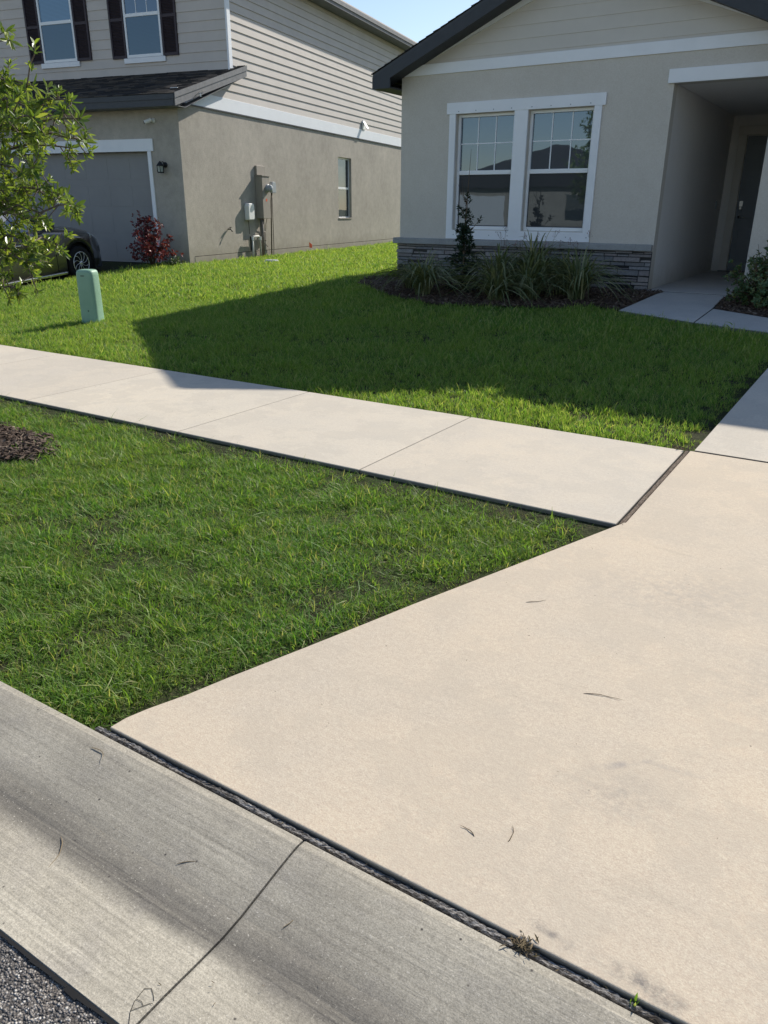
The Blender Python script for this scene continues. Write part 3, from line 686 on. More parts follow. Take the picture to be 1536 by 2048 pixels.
# ------------------------------------------------------------------ left-hand house (local frame: x right, y deep, z above pad)
NH = thing('two_storey_house', 'two storey taupe house with lap siding, brown shutters and a garage', 'house', LH, LA)
def B(mb, name, mat, parent=None, **k): return mb.build(name, mat, parent or NH, **k)
U = 2.1
g = MB()
g.box(-.84, 0, -.4, 0, .2, 3.17); g.box(-5.72, 0, 2.26, -.84, .2, 3.17); g.box(-6.6, 0, -.4, -5.72, .2, 3.17)
zw0, zw1, yw0, yw1 = .84, 2.57, 7.83, 8.80
g.box(-.2, .2, .14, 0, yw0, 3.17); g.box(-.2, yw0, .14, 0, yw1, zw0); g.box(-.2, yw0, zw1, 0, yw1, 3.17); g.box(-.2, yw1, .14, 0, 16, 3.17)
g.box(-9.5, 15.8, -.4, -.2, 16, 3.17)
g.box(-9.5, 2.1, -.4, -6.6, 2.3, 3.17)
B(g, 'wall', M['stucco_l'])
g = MB(); g.box(-.19, .2, -.4, .006, 16, .128); B(g, 'foundation', M['stucco_l'])
g = MB(); g.box(-.19, .2, .128, -.012, 16, .14); B(g, 'foundation_seam', M['black'])
# metal flashing and white band along the side
g = MB(); g.box(0.001, 0.05, 3.150, .03, 16, 3.172); B(g, 'flashing', M['gutter'])
g = MB(); g.box(-.15, .02, 3.173, .024, 16, 3.435); B(g, 'band_board', M['trim'], bevel=.002)
# upper siding, side wall; lower roof cuts it at the front
LR0, LRS = 3.29, .305            # lower roof top height at y=-.4 and slope
def lrz(y): return LR0+(y+.4)*LRS
g = MB(); g.box(-.15, U, 3.436, -.012, 16, 6.62)
g.prism([(.16, 3.436), (U, 3.436), (U, lrz(U)-.08)], 'x', -.15, -.012)
g.box(-9.5, U, 3.175, -.15, U+.15, 6.62)
B(g, 'upper_wall', M['siding_s'])
g = MB(); z = 3.436; e = .1765
while z < 6.55:
    y0 = max(.05, (z+.02-LR0+.16)/LRS-.4) if z < 4.0 else U+.006
    y0b = max(.05, (z+e-LR0+.16)/LRS-.4) if z+e < 4.0 else U+.006
    if z+e >= 4.0 and z < 4.0: y0b = U+.006
    g.hexa([(-.011, y0, z), (.016, y0, z), (.016, 16, z), (-.011, 16, z)], [(-.011, y0b, z+e), (-.004, y0b, z+e), (-.004, 16, z+e), (-.011, 16, z+e)])
    z += e
B(g, 'side_siding', M['siding_s'])
g = MB(); z = 3.62; e = .2
wins = [(-2.73, -1.72, 4.40, 6.08, -.55), (-5.24, -4.21, 4.42, 6.08, 0)]
cuts = [(-3.165, -1.29), (-5.65, -3.765)]
while z < 6.5:
    segs = [(-9.5, cuts[1][0]), (cuts[1][1], cuts[0][0]), (cuts[0][1], -.012)] if z >= 4.38 and z < 6.1 else [(-9.5, -.012)]
    for a, b in segs: g.hexa([(a, U-.001, z), (b, U-.001, z), (b, U-.022, z), (a, U-.022, z)], [(a, U-.001, z+e), (b, U-.001, z+e), (b, U-.008, z+e), (a, U-.008, z+e)])
    z += e
B(g, 'front_siding', M['siding_f'])
g = MB(); g.box(-.012, U-.034, 3.80, .105-.075, U+.005, 6.5); g.box(.0305, U-.034, 3.80, .034, U+.10, 6.5); B(g, 'corner_board', M['trim'], bevel=.003)
# upper windows with shutters and sills
for i, (x0, x1, z0, z1, _) in enumerate(wins):
    ya, yb = U-.045, U-.002; w = .05; zm = 5.25
    g = MB(); g.box(x0, ya, z0, x0+w, yb, z1); g.box(x1-w, ya, z0, x1, yb, z1); g.box(x0+w, ya, z0, x1-w, yb, z0+.06); g.box(x0+w, ya, z1-.05, x1-w, yb, z1); g.box(x0+w, ya-.004, zm-.035, x1-w, yb, zm+.035)
    f = B(g, 'window', M['vinyl'], bevel=.004)
    g = MB(); g.box(x0+w, U-.02, zm+.036, x1-w, U-.014, z1-.051); B(g, 'upper_pane', M['glass_blind'] if i else M['glass'], f)
    g = MB(); g.box(x0+w, U-.03, z0+.061, x1-w, U-.024, zm-.036); B(g, 'lower_pane', M['glass_blind2'], f)
    if not i:
        g = MB(); xw = (x1-x0-2*w)/3
        for k in (1, 2): g.box(x0+w+xw*k-.008, U-.026, zm+.036, x0+w+xw*k+.008, U-.0205, z1-.051)
        for k in range(3): g.box(x0+w+xw*k+.0085, U-.026, 5.62, x0+w+xw*(k+1)-.0085, U-.0205, 5.635)
        B(g, 'muntin', M['vinyl'], f)
    g = MB(); g.box(x0-.09, U-.06, z0-.115, x1+.06, U-.023, z0-.008); B(g, 'window_sill', M['trim'], f, bevel=.004)
    for sx0, sx1 in ((x0-.425, x0-.012), (x1+.012, x1+.425)):
        g = MB(); za, zb = z0-.005, z1
        g.box(sx0, U-.05, za, sx0+.045, U-.004, zb); g.box(sx1-.045, U-.05, za, sx1, U-.004, zb)
        for zc in (za, (za+zb)/2-.035-.05, zb-.06): g.box(sx0+.045, U-.048, zc, sx1-.045, U-.004, zc+.06)
        g.box(sx0+.045, U-.012, za+.06, sx1-.045, U-.004, zb-.06)
        sh = B(g, 'shutter', M['shutter'])
        g = MB(); z = za+.07
        while z < zb-.07:
            if not ((za+zb)/2-.09 < z+.01 < (za+zb)/2-.02): g.hexa([(sx0+.046, U-.045, z), (sx1-.046, U-.045, z), (sx1-.046, U-.040, z), (sx0+.046, U-.040, z)], [(sx0+.046, U-.02, z+.022), (sx1-.046, U-.02, z+.022), (sx1-.046, U-.015, z+.022), (sx0+.046, U-.015, z+.022)])
            z += .03
        B(g, 'louvre', M['shutter'], sh)
# side window, deep set
g = MB(); xa, xb = -.13, -.08; w = .035
g.box(xa, yw0, zw0, xb, yw0+w, zw1); g.box(xa, yw1-w, zw0, xb, yw1, zw1); g.box(xa, yw0+w, zw0, xb, yw1-w, zw0+.06); g.box(xa, yw0+w, zw1-.05, xb, yw1-w, zw1); g.box(xa, yw0+w, 1.685, xb+.006, yw1-w, 1.745)
f = B(g, 'side_window', M['vinyl'], bevel=.003)
g = MB(); g.box(-.105, yw0+w, 1.746, -.10, yw1-w, zw1-.051); B(g, 'upper_pane', M['glass_low'], f)
g = MB(); g.box(-.095, yw0+w, zw0+.061, -.09, yw1-w, 1.684); B(g, 'lower_pane', M['glass_low'], f)
g = MB(); g.box(-.079, yw0-.0, zw0+.001, .02, yw1, zw0+.035); B(g, 'window_sill', M['enc'], f)
# garage door, trim, number
g = MB(); g.box(-5.72, .14, -.04, -.84, .18, 2.258)
for k in range(4):
    for j in range(8): g.box(-5.66+j*.61, .136, .03+k*.565, -5.66+j*.61+.53, .141, .03+k*.565+.42)
gd = B(g, 'garage_door', M['garage'], bevel=.004)
g = MB(); g.box(-5.72, .10, -.06, -.84, .139, -.025); B(g, 'door_seal', M['black'], gd)
g = MB(); g.box(-5.9, -.035, 2.26, -.68, -.001, 2.50); g.box(-.84, -.03, -.02, -.75, -.001, 2.259); g.box(-5.82, -.03, -.02, -5.72, -.001, 2.259)
gt_ = B(g, 'garage_trim', M['trim'], bevel=.003)
cu = bpy.data.curves.new('number', 'FONT'); cu.body = '71'; cu.size = .17; cu.extrude = .006; cu.align_x = 'RIGHT'; cu.align_y = 'CENTER'; cu.space_character = .95
tmp = bpy.data.objects.new('number_tmp', cu); COL.objects.link(tmp)
bpy.context.view_layer.update()
me = bpy.data.meshes.new_from_object(tmp); bpy.data.objects.remove(tmp); me.materials.append(M['dark'])
no = bpy.data.objects.new('house_number', me); COL.objects.link(no); no.parent = gt_; no.rotation_euler = (rad(90), 0, 0); no.location = (-3.56, -.042, 2.38)
# lower roof over the garage
g = MB(); y0, y1 = -.40, U-.002; xl, xr_ = -7.0, .24
def lp(x, y, d): return (x, y, lrz(y)-d)
g.hexa([lp(xl, y0, .05), lp(xr_, y0, .05), lp(xr_, y0, .012), lp(xl, y0, .012)], [lp(xl, y1, .05), lp(xr_, y1, .05), lp(xr_, y1, .012), lp(xl, y1, .012)])
g.hexa([lp(.036, y1, .05), lp(xr_, y1, .05), lp(xr_, y1, .012), lp(.036, y1, .012)], [lp(.036, 2.42, .05), lp(xr_, 2.42, .05), lp(xr_, 2.42, .012), lp(.036, 2.42, .012)])
lr = B(g, 'lower_roof', M['gutter'])
g = MB(); dn = Vector((0, 1, LRS)).normalized(); Ls = (y1-y0)*math.hypot(1, LRS)
shingles(g, Vector((xl, y0-.02, lrz(y0-.02)-.011)), Vector((1, 0, 0)), dn, xr_-xl+.01, Ls+.015, .145, .30, 9, .018)
shingles(g, Vector((.037, y1+.0, lrz(y1)-.011)), Vector((1, 0, 0)), dn, xr_-.026, .33, .145, .30, 10, .018)
B(g, 'shingles', M['shingle'], lr)
g = MB(); g.hexa([lp(xr_-.02, y0, .24), lp(xr_+.003, y0, .24), lp(xr_+.003, y0, .052), lp(xr_-.02, y0, .052)], [lp(xr_-.02, 2.43, .22), lp(xr_+.003, 2.43, .22), lp(xr_+.003, 2.43, .052), lp(xr_-.02, 2.43, .052)])
g.hexa([lp(xr_+.004, y0-.015, .10), lp(xr_+.018, y0-.015, .10), lp(xr_+.018, y0-.015, .0), lp(xr_+.004, y0-.015, .0)], [lp(xr_+.004, 2.44, .10), lp(xr_+.018, 2.44, .10), lp(xr_+.018, 2.44, .0), lp(xr_+.004, 2.44, .0)])
B(g, 'lower_rake_board', M['fascia_l'], lr)
g = MB(); g.box(xl, y0-.02, LR0-.24, xr_-.021, y0-.001, LR0-.052); g.box(xl, y0-.034, LR0-.12, xr_-.0, y0-.021, LR0-.03); B(g, 'lower_fascia', M['gutter'], lr)
g = MB(); g.box(xl, y0, LR0-.238, xr_-.022, -.002, LR0-.225); g.hexa([(.001, 0, 3.06), (xr_-.022, 0, 3.06), (xr_-.022, 0, 3.07), (.001, 0, 3.07)], [(.001, 2.4, lrz(2.4)-.22), (xr_-.022, 2.4, lrz(2.4)-.22), (xr_-.022, 2.4, lrz(2.4)-.21), (.001, 2.4, lrz(2.4)-.21)]); B(g, 'soffit', M['fascia_l'], lr)
g = MB(); g.prism([(.0, 3.171), (U, 3.171), (U, lrz(U)-.055), (.0, lrz(0)-.055)], 'x', -6.6, -.155); B(g, 'roof_core', M['fascia_l'], lr)
# upper roof
g = MB(); ox = .42; ez = 6.30; rp = .42
ha = -4.75; hz = ez+(ox-ha)*rp
g.hexa([(ox, U-.45, ez), (ha, U-.45, hz), (ha, U-.45, hz+.05), (ox, U-.45, ez+.05)], [(ox, 16.4, ez), (ha, 16.4, hz), (ha, 16.4, hz+.05), (ox, 16.4, ez+.05)])
g.hexa([(-9.92, U-.45, ez), (ha-.001, U-.45, hz), (ha-.001, U-.45, hz+.05), (-9.92, U-.45, ez+.05)], [(-9.92, 16.4, ez), (ha-.001, 16.4, hz), (ha-.001, 16.4, hz+.05), (-9.92, 16.4, ez+.05)])
ur = B(g, 'roof', M['shingle'])
g = MB(); g.box(ox-.02, U-.45, ez-.13, ox+.003, 16.4, ez-.001); g.box(ox+.0035, U-.47, ez-.05, ox+.03, 16.42, ez+.052); B(g, 'eave_fascia', M['fascia_l'], ur)
g = MB(); g.box(.018, U-.45, ez-.13, ox-.021, 16.4, ez-.115); B(g, 'eave_soffit', M['fascia_l'], ur)
for ya, yb in ((U+.02, U+.14), (15.8, 15.95)): g = MB(); g.prism([(0, 6.55), (-9.5, 6.55), (ha, 6.55+4.75*rp)], 'y', ya, yb); B(g, 'gable_end', M['siding_s'])

# fixtures on the neighbour's walls: each one a thing standing in the house's frame
def Lp(x, y, z): w = l2w(x, y); return (w[0], w[1], HZ+z)
def LT(name, label, cat, x, y, z): return thing(name, label, cat, Lp(x, y, z), LA)
# electrical meter enclosure
T = LT('meter_enclosure', 'tall beige electrical meter enclosure on the taupe side wall', 'meter box', 0, 3.13, 0)
g = MB(); g.box(.004, -.17, .90, .20, .20, 1.87); B(g, 'cabinet', M['enc'], T, bevel=.008)
g = MB(); g.box(.004, -.16, 1.90, .06, .26, 2.11); B(g, 'upper_box', M['enc'], T, bevel=.006)
g = MB(); g.box(.0, -.185, 1.872, .215, .215, 1.893); B(g, 'rain_cap', M['enc'], T)
g = MB(); g.lathe([(.095, 0), (.095, .03), (.082, .04), (.082, .10), (.06, .13), (.02, .14)], (.201, .08, 1.60), 'x', 20); mt = B(g, 'meter', M['grey_pl'], T, smooth=False)
g = MB(); g.lathe([(.07, 0), (.068, .02)], (.30, .08, 1.60), 'x', 20); B(g, 'meter_dial', M['white_pl'], mt)
g = MB(); g.tube([(.10, -.10, -.08), (.10, -.10, .90)], .045, 12); B(g, 'conduit', M['conduit'], T, smooth=True)
g = MB(); g.tube([(.04, .10, .90), (.035, .12, .7), (.03, .02, .55), (.03, .05, .35), (.04, .25, .22)], .010, 6); g.tube([(.12, .13, .9), (.07, .14, .75), (.03, .17, .45)], .008, 6); B(g, 'cable', M['conduit'], T, smooth=True)
g = MB(); g.box(.02, -.0, .36, .09, .11, .60); B(g, 'ground_clamp', M['conduit'], T, bevel=.02)
g = MB(); g.box(.2005, -.02, 1.30, .203, .04, 1.36); B(g, 'sticker', M['red'], T)
# second small grey box with its riser pipe
T = LT('junction_box', 'small round topped grey box on a thin brown riser beside the meter', 'junction box', 0, 3.56, 0)
g = MB(); g.prism([(-.10, 1.50), (.10, 1.50), (.10, 1.70), (.07, 1.76), (-.07, 1.76), (-.10, 1.70)], 'x', .05, .20); B(g, 'box', M['grey_pl'], T, bevel=.01)
g = MB(); g.tube([(.10, .02, 1.50), (.09, .0, 1.3), (.06, -.04, -.05)], .018, 8); g.tube([(.10, .05, 1.50), (.08, .06, .2), (.05, .08, -.05)], .010, 6); B(g, 'riser_pipe', M['conduit'], T, smooth=True)
# white telecom box
T = LT('telecom_box', 'white rounded telecom box on the taupe wall above the plastic pipes', 'utility box', 0, 2.52, 1.07)
g = MB(); g.prism([(-.14, -.20), (.10, -.20), (.14, -.16), (.14, .12), (.10, .18), (-.10, .18), (-.14, .12)], 'x', .004, .13); B(g, 'cover', M['white_pl'], T, bevel=.02)
g = MB(); g.tube([(.05, -.05, -.20), (.05, -.03, -.38), (.05, -.02, -.52)], .010, 6); B(g, 'cable', M['conduit'], T)
# white pvc pipes
T = LT('pvc_riser', 'pair of white plastic pipes joined by an elbow at the wall foot', 'pipe', .12, 2.50, 0)
g = MB(); g.tube([(0, 0, -.1), (0, 0, .46)], .026, 10); g.tube([(0, .0, .42), (0, .05, .49), (0, .30, .49), (0, .36, .44), (0, .38, -.1)], .026, 10); B(g, 'pipe', M['pvc'], T, smooth=True)
for c_ in ((0, 0, .40), (0, .36, .40)): g = MB(); g.lathe([(.038, 0), (.038, .08)], c_, 'z', 14); B(g, 'coupling', M['white_pl'], T)
g = MB(); g.box(-.035, -.07, .16, .0, -.03, .50); B(g, 'valve', M['dark'], T, bevel=.01)
# hose tap
T = LT('hose_tap', 'small dark hose tap on the taupe wall near the front corner', 'tap', 0, 1.62, .68)
g = MB(); g.tube([(0, 0, 0), (.06, 0, .0), (.10, 0, -.03), (.11, 0, -.06)], .014, 8); B(g, 'spout', M['dark'], T, smooth=True)
g = MB(); g.lathe([(.034, 0), (.034, .01)], (.065, 0, .035), 'z', 10); g.tube([(.065, 0, 0), (.065, 0, .04)], .007, 6); B(g, 'wheel_handle', M['dark'], T)
# dryer vent on the white band
T = LT('dryer_vent', 'white louvred vent hood on the siding above the white band', 'vent', 0, 9.72, 3.54)
g = MB(); g.box(.018, -.10, -.10, .045, .10, .16); B(g, 'flange', M['vinyl'], T, bevel=.005)
g = MB(); g.hexa([(.045, -.08, .10), (.045, .08, .10), (.045, .08, .13), (.045, -.08, .13)], [(.17, -.08, -.09), (.17, .08, -.09), (.17, .08, -.06), (.17, -.08, -.06)]); B(g, 'hood', M['vinyl'], T)
# wall lantern
T = LT('wall_lantern', 'black wall lantern with frosted glass beside the garage opening', 'wall lamp', -.42, 0, 1.93)
g = MB(); g.lathe([(.055, 0), (.055, .02), (.02, .03)], (0, 0, .06), 'y', 16, R=Matrix.Diagonal((1, -1, 1))); g.tube([(0, -.02, .06), (0, -.08, .12), (-.04, -.13, .10)], .010, 8); B(g, 'bracket', M['dark'], T, smooth=True)
g = MB(); g.lathe([(.005, .13), (.03, .11), (.075, .055), (.085, .04), (.085, .03)], (-.04, -.13, 0), 'z', 6); g.lathe([(.07, -.10), (.075, -.09), (.075, -.08)], (-.04, -.13, 0), 'z', 6)
for k in range(6):
    a = k*math.pi/3; g.tube([(-.04+.072*math.cos(a), -.13+.072*math.sin(a), .035), (-.04+.072*math.cos(a), -.13+.072*math.sin(a), -.085)], .006, 5)
B(g, 'cage', M['dark'], T)
g = MB(); g.lathe([(.060, -.08), (.066, .03)], (-.04, -.13, 0), 'z', 6); B(g, 'lamp_glass', M['lampglass'], T)
# security camera
T = LT('security_camera', 'small white bullet security camera on the wall above the garage', 'camera', -.62, 0, 2.84)
g = MB(); g.lathe([(.05, 0), (.05, .02), (.03, .045), (.02, .05)], (0, 0, 0), 'y', 16, R=Matrix.Diagonal((1, -1, 1))); g.tube([(0, -.04, 0), (-.02, -.08, 0)], .016, 8); B(g, 'mount', M['white_pl'], T, smooth=True)
g = MB(); g.tube([(-.0, -.08, .01), (-.11, -.17, -.045)], .037, 14); cbod = B(g, 'camera_body', M['white_pl'], T, smooth=False)
g = MB(); g.tube([(-.11, -.17, -.045), (-.117, -.176, -.0485)], .030, 14); B(g, 'camera_lens', M['dark'], cbod)
# little eave spot with wire under the rake
T = LT('eave_spotlight', 'tiny white spotlight with a loose wire under the neighbour roof edge', 'spotlight', xr_+.02, .45, 3.38)
g = MB(); g.tube([(.02, 0, -.02), (.03, -.0, -.08)], .014, 8); B(g, 'lamp_head', M['white_pl'], T)
g = MB(); g.tube([(.01, -.25, -.16), (.012, -.12, -.06), (.012, -.03, -.0), (.012, .10, .05), (.005, .22, .06)], .006, 5); B(g, 'wire', M['dark'], T)

# marker flag and valve lid beside the side wall
T = LT('marker_flag', 'small orange red marking flag standing at the foot of the side wall', 'flag', .25, 5.3, 0)
g = MB(); g.tube([(0, 0, -.05), (0, 0, .27)], .004, 5); B(g, 'wire', M['steel'], T)
g = MB(); g.hexa([(0, .002, .13), (.0, .12, .11), (.0, .13, .20), (0, .002, .27)], [(.004, .002, .13), (.03, .12, .11), (.03, .13, .20), (.004, .002, .27)]); B(g, 'flag_cloth', M['red'], T)
T = thing('valve_lid', 'pale round plastic valve lid set flush in the lawn', 'lid', (-12.14, 14.28, HZ))
g = MB(); g.lathe([(.16, -.03), (.16, .028), (.14, .04), (.02, .042)], (0, 0, 0), 'z', 24); B(g, 'lid', M['grey_pl'], T)
g = MB(); g.lathe([(.175, -.05), (.175, .02), (.163, .02)], (0, 0, 0), 'z', 24); B(g, 'rim', M['white_pl'], T)

# ------------------------------------------------------------------ utility pedestal
T = thing('utility_pedestal', 'sage green plastic utility pedestal standing in the lawn', 'pedestal', (-9.0, 6.84, tz(6.84)-.05), rad(22))
def rrect(w, d, r_, n=5):
    pts = []
    for cx, cy_, a0 in ((w-r_, d-r_, 0), (-w+r_, d-r_, 90), (-w+r_, -d+r_, 180), (w-r_, -d+r_, 270)):
        for k in range(n+1):
            a = rad(a0+90*k/n); pts.append((cx+r_*math.cos(a), cy_+r_*math.sin(a)))
    return pts
g = MB(); rings = []
for z, s in ((0, 1.03), (.03, 1.03), (.05, 1.0), (.35, .985), (.62, .965), (.655, .94), (.675, .88), (.688, .76), (.694, .5)):
    rings.append([(x*s, y*s, z) for x, y in rrect(.125, .115, .06)])
n = len(rings[0]); V = [q for rr_ in rings for q in rr_]
F = [(i*n+k, i*n+(k+1) % n, (i+1)*n+(k+1) % n, (i+1)*n+k) for i in range(len(rings)-1) for k in range(n)]+[tuple((len(rings)-1)*n+k for k in range(n))]
g.add(V, F); B(g, 'housing', M['ped'], T, smooth=True)
g = MB(); g.lathe([(.008, 0), (.008, .006)], (.02, -.117, .17), 'y', 8, R=Matrix.Diagonal((1, -1, 1))); B(g, 'lock_screw', M['dark'], T)
g = MB(); g.box(-.035, -.114, .612, .015, -.108, .622); B(g, 'vent_slot', M['dark'], T)

# ------------------------------------------------------------------ car
def build_car():
    root = thing('parked_car', 'dark grey saloon car parked facing the garage with silver multi-spoke wheels', 'car')
    # car frame: y forward, x right, z up; front axle at y=0; rear axle -2.70
    WB = 2.70; HW = .90
    def arch(y):
        zb = .20
        for c0 in (0., -WB):
            d = abs(y-c0)
            if d < .40: zb = max(zb, .33+math.sqrt(.40**2-d*d))
        return zb
    top = lambda y: float(np.interp(y, [-3.75, -3.6, -3.2, -2.9, -1.3, -.85, -.55, .2, .55, .75, .86, .90], [.88, 1.03, 1.12, 1.13, 1.10, 1.09, 1.075, 1.0, .93, .83, .70, .58]))
    belt = lambda y: float(np.interp(y, [-3.75, -3.3, -1.0, -.6, 0, .5, .8, .9], [.80, 1.02, .985, .975, .92, .83, .68, .55]))
    hw = lambda y: float(np.interp(y, [-3.78, -3.6, -3.2, -2.5, -1, 0, .4, .65, .8, .90], [.60, .76, .86, .90, .905, .90, .865, .79, .70, .58]))
    bot = lambda y: max(arch(y), float(np.interp(y, [-3.78, -3.5, .6, .9], [.38, .2, .19, .22])))
    ysn = sorted(set([round(q, 4) for q in list(np.linspace(-3.78, .90, 90))+list(np.linspace(-.40, .40, 27))+list(np.linspace(-WB-.40, -WB+.40, 27))]))
    g = MB(); cols = []
    for y in ysn:
        b, bl, tp, w = bot(y), belt(y), top(y), hw(y); bl = max(bl, b+.08)
        mid = b+(bl-b)*.42
        side = [(w-.035, b), (w-.008, b+(bl-b)*.10), (w+.0, mid-.02), (w-.004, mid+.06), (w-.018, bl-.055), (w-.03, bl-.02), (w-.055, bl), (w-.16, bl+(tp-bl)*.55), (w-.34, bl+(tp-bl)*.85), (.25, tp), (0, tp+.008)]
        full = side+[(-x, z) for x, z in side[-2::-1]]
        cols.append([(x, y, z) for x, z in full])
    n = len(cols[0]); V = [q for c_ in cols for q in c_]
    F = [(i*n+k, (i+1)*n+k, (i+1)*n+k+1, i*n+k+1) for i in range(len(cols)-1) for k in range(n-1)]
    F += [tuple(range(n)), tuple((len(cols)-1)*n+k for k in range(n-1, -1, -1))]
    g.add(V, F); body = g.build('body', M['paint'], root, smooth=True)
    # arch lips and dark wells
    for c0 in (0, -WB):
        for s in (1, -1):
            pts = [(s*(hw(c0)-.03), c0+.397*math.cos(a), .33+.397*math.sin(a)) for a in np.linspace(-.35, math.pi+.35, 24)]
            g = MB(); g.tube(pts, .012, 6); g.build('wheel_arch', M['black'], body, smooth=True)
            g = MB(); g.lathe([(.39, 0), (.395, -.25*s)], (s*(HW-.10), c0, .32), 'x', 28); g.build('wheel_well', M['black'], body, smooth=True)
    # lower cladding, bumper, sill strip
    for s in (1, -1):
        g = MB(); g.prism([(-2.30, .165), (-.42, .165), (-.40, .21), (-2.32, .21)], 'x', min(s*(HW-.055), s*(HW-.008)), max(s*(HW-.055), s*(HW-.008))); g.build('sill_strip', M['chrome'], body, bevel=.006)
    g = MB()
    g.prism([(-.70, .91), (-.55, .955), (-.25, .985), (-.05, .93), (0, .85)], 'z', .17, .36); 
    g2 = MB()
    for i, (w0, y0_, z0_, z1_) in enumerate(()): pass
    bp_ = [(-.80, .42), (-.78, .66), (-.68, .83), (-.45, .93), (0, .965), (.45, .93), (.68, .83), (.78, .66), (.80, .42), (.72, .42), (0, .60), (-.72, .42)]
    g = MB(); g.prism(bp_, 'z', .16, .60); g.build('front_bumper', M['gutter'], body, bevel=.03, smooth=False)
    g = MB(); g.box(-.86, -3.82, .30, .86, -3.55, .60); g.build('rear_bumper', M['paint'], body, bevel=.05)
    for s in (1, -1):
        g = MB(); g.hexa([(s*.80, .44, .76), (s*.85, .42, .76), (s*.83, .42, .86), (s*.74, .44, .87)], [(s*.62, .76, .69), (s*.68, .79, .68), (s*.66, .74, .78), (s*.58, .70, .79)])
        g.build('headlight', M['lens'], body, bevel=.012)
    # greenhouse: dark glass body with painted roof and pillars
    gz = [(-3.15, 1.12, .70, 1.12), (-2.75, 1.35, .60, 1.12), (-2.2, 1.49, .57, 1.11), (-1.7, 1.53, .57, 1.1), (-1.35, 1.49, .57, 1.09), (-.95, 1.29, .62, 1.075), (-.55, 1.075, .68, 1.055)]
    g = MB(); V = []
    for y, zt, wt_, zb in gz: 
        V += [(.82, y, zb-.08), (wt_+.06, y, max(zt-.07, zb)), (wt_, y, zt), (-wt_, y, zt), (-wt_-.06, y, max(zt-.07, zb)), (-.82, y, zb-.08)]
    g.add(V, [(i*6+k, (i+1)*6+k, (i+1)*6+k+1, i*6+k+1) for i in range(len(gz)-1) for k in range(5)]+[tuple(range(6)), tuple((len(gz)-1)*6+k for k in range(5, -1, -1))])
    g.build('windows', M['car_glass'], body, smooth=False)
    g = MB(); V = []
    rz = [q for q in gz if q[0] > -2.8 and q[0] < -1.2]
    for y, zt, wt_, zb in rz: V += [(wt_+.045, y, zt-.045), (wt_, y, zt+.006), (0, y, zt+.03), (-wt_, y, zt+.006), (-wt_-.045, y, zt-.045)]
    g.add(V, [(i*5+k, (i+1)*5+k, (i+1)*5+k+1, i*5+k+1) for i in range(len(rz)-1) for k in range(4)]); ro_ = g.build('roof', M['paint'], body, smooth=True)
    for s in (1, -1):
        g = MB(); g.tube([(s*.84, -.50, 1.02), (s*.70, -.95, 1.28), (s*.62, -1.35, 1.48), (s*.62, -1.7, 1.52), (s*.62, -2.2, 1.48), (s*.66, -2.75, 1.33), (s*.76, -3.15, 1.12)], .022, 7)
        g.tube([(s*.88, -1.72, 1.0), (s*.63, -1.78, 1.50)], .03, 6); g.build('pillar', M['paint'], body, smooth=True)
        g = MB(); g.lathe([(.02, -.05), (.075, -.04), (.10, 0), (.09, .05), (.05, .08)], (s*1.0, -.80, 1.10), 'y', 14); g.tube([(s*.86, -.78, 1.03), (s*.96, -.79, 1.07)], .025, 6); g.build('wing_mirror', M['paint'], body, smooth=True)
        g = MB(); g.tube([(s*(HW-.008), -.62, .86), (s*(HW+.006), -.64, .6), (s*(HW-.004), -.64, .24)], .006, 4); g.build('door_seam', M['black'], body); g = MB(); g.tube([(s*(HW-.008), -1.76, .88), (s*(HW+.006), -1.78, .6), (s*(HW-.004), -1.78, .24)], .006, 4); g.build('door_seam', M['black'], body)
        g = MB(); g.tube([(s*(HW-.0), -1.66, .80), (s*(HW+.025), -1.62, .80), (s*(HW+.025), -1.46, .80), (s*(HW-.0), -1.42, .80)], .013, 6); g.build('door_handle', M['chrome'], body, smooth=True)
    # one wheel, then copies
    w0 = bpy.data.objects.new('wheel', None); COL.objects.link(w0); w0.parent = root; w0.location = (HW-.115, 0, .325); w0.empty_display_size = .1
    g = MB(); g.lathe([(.20, -.10), (.27, -.11), (.315, -.095), (.325, -.06), (.325, .06), (.315, .095), (.27, .108), (.213, .10)], (0, 0, 0), 'x', 40); ty = g.build('tyre', M['black'], w0, smooth=True)
    g = MB(); g.lathe([(.235, .04), (.235, .05)], (0, 0, 0), 'x', 36); g.build('brake_disc', M['dark'], w0)
    g = MB()
    pr = [(.215, .098), (.221, .106), (.217, .113), (.207, .113), (.202, .104), (.206, .096)]; n = 48; V = []
    for a_ in range(n):
        a = 2*math.pi*a_/n
        for r_, x_ in pr: V.append((x_, r_*math.cos(a), r_*math.sin(a)))
    m_ = len(pr); g.add(V, [(i*m_+k, ((i+1) % n)*m_+k, ((i+1) % n)*m_+(k+1) % m_, i*m_+(k+1) % m_) for i in range(n) for k in range(m_)])
    for k in range(10):
        a = 2*math.pi*k/10
        pts = []
        for q in range(6):
            u = q/5; rr_ = .03+.175*u; aa = a+.45*u*u
            pts.append((.105+.004*u, rr_*math.cos(aa), rr_*math.sin(aa)))
        g.tube(pts, [.007, .0055, .005, .005, .0055, .007], 5)
    g.lathe([(.045, .09), (.045, .108), (.03, .116)], (0, 0, 0), 'x', 16)
    g.build('rim', M['alloy'], w0, smooth=True)
    for x, y, rz_ in ((HW-.115, -WB, 0), (-HW+.115, 0, math.pi), (-HW+.115, -WB, math.pi)):
        c_ = w0.copy(); COL.objects.link(c_); c_.location = (x, y, .325); c_.rotation_euler = (0, 0, rz_)
        for ch in list(w0.children): d_ = ch.copy(); COL.objects.link(d_); d_.parent = c_
    return root
car = build_car()
cx_, cy_2 = l2w(-1.86, -2.25)
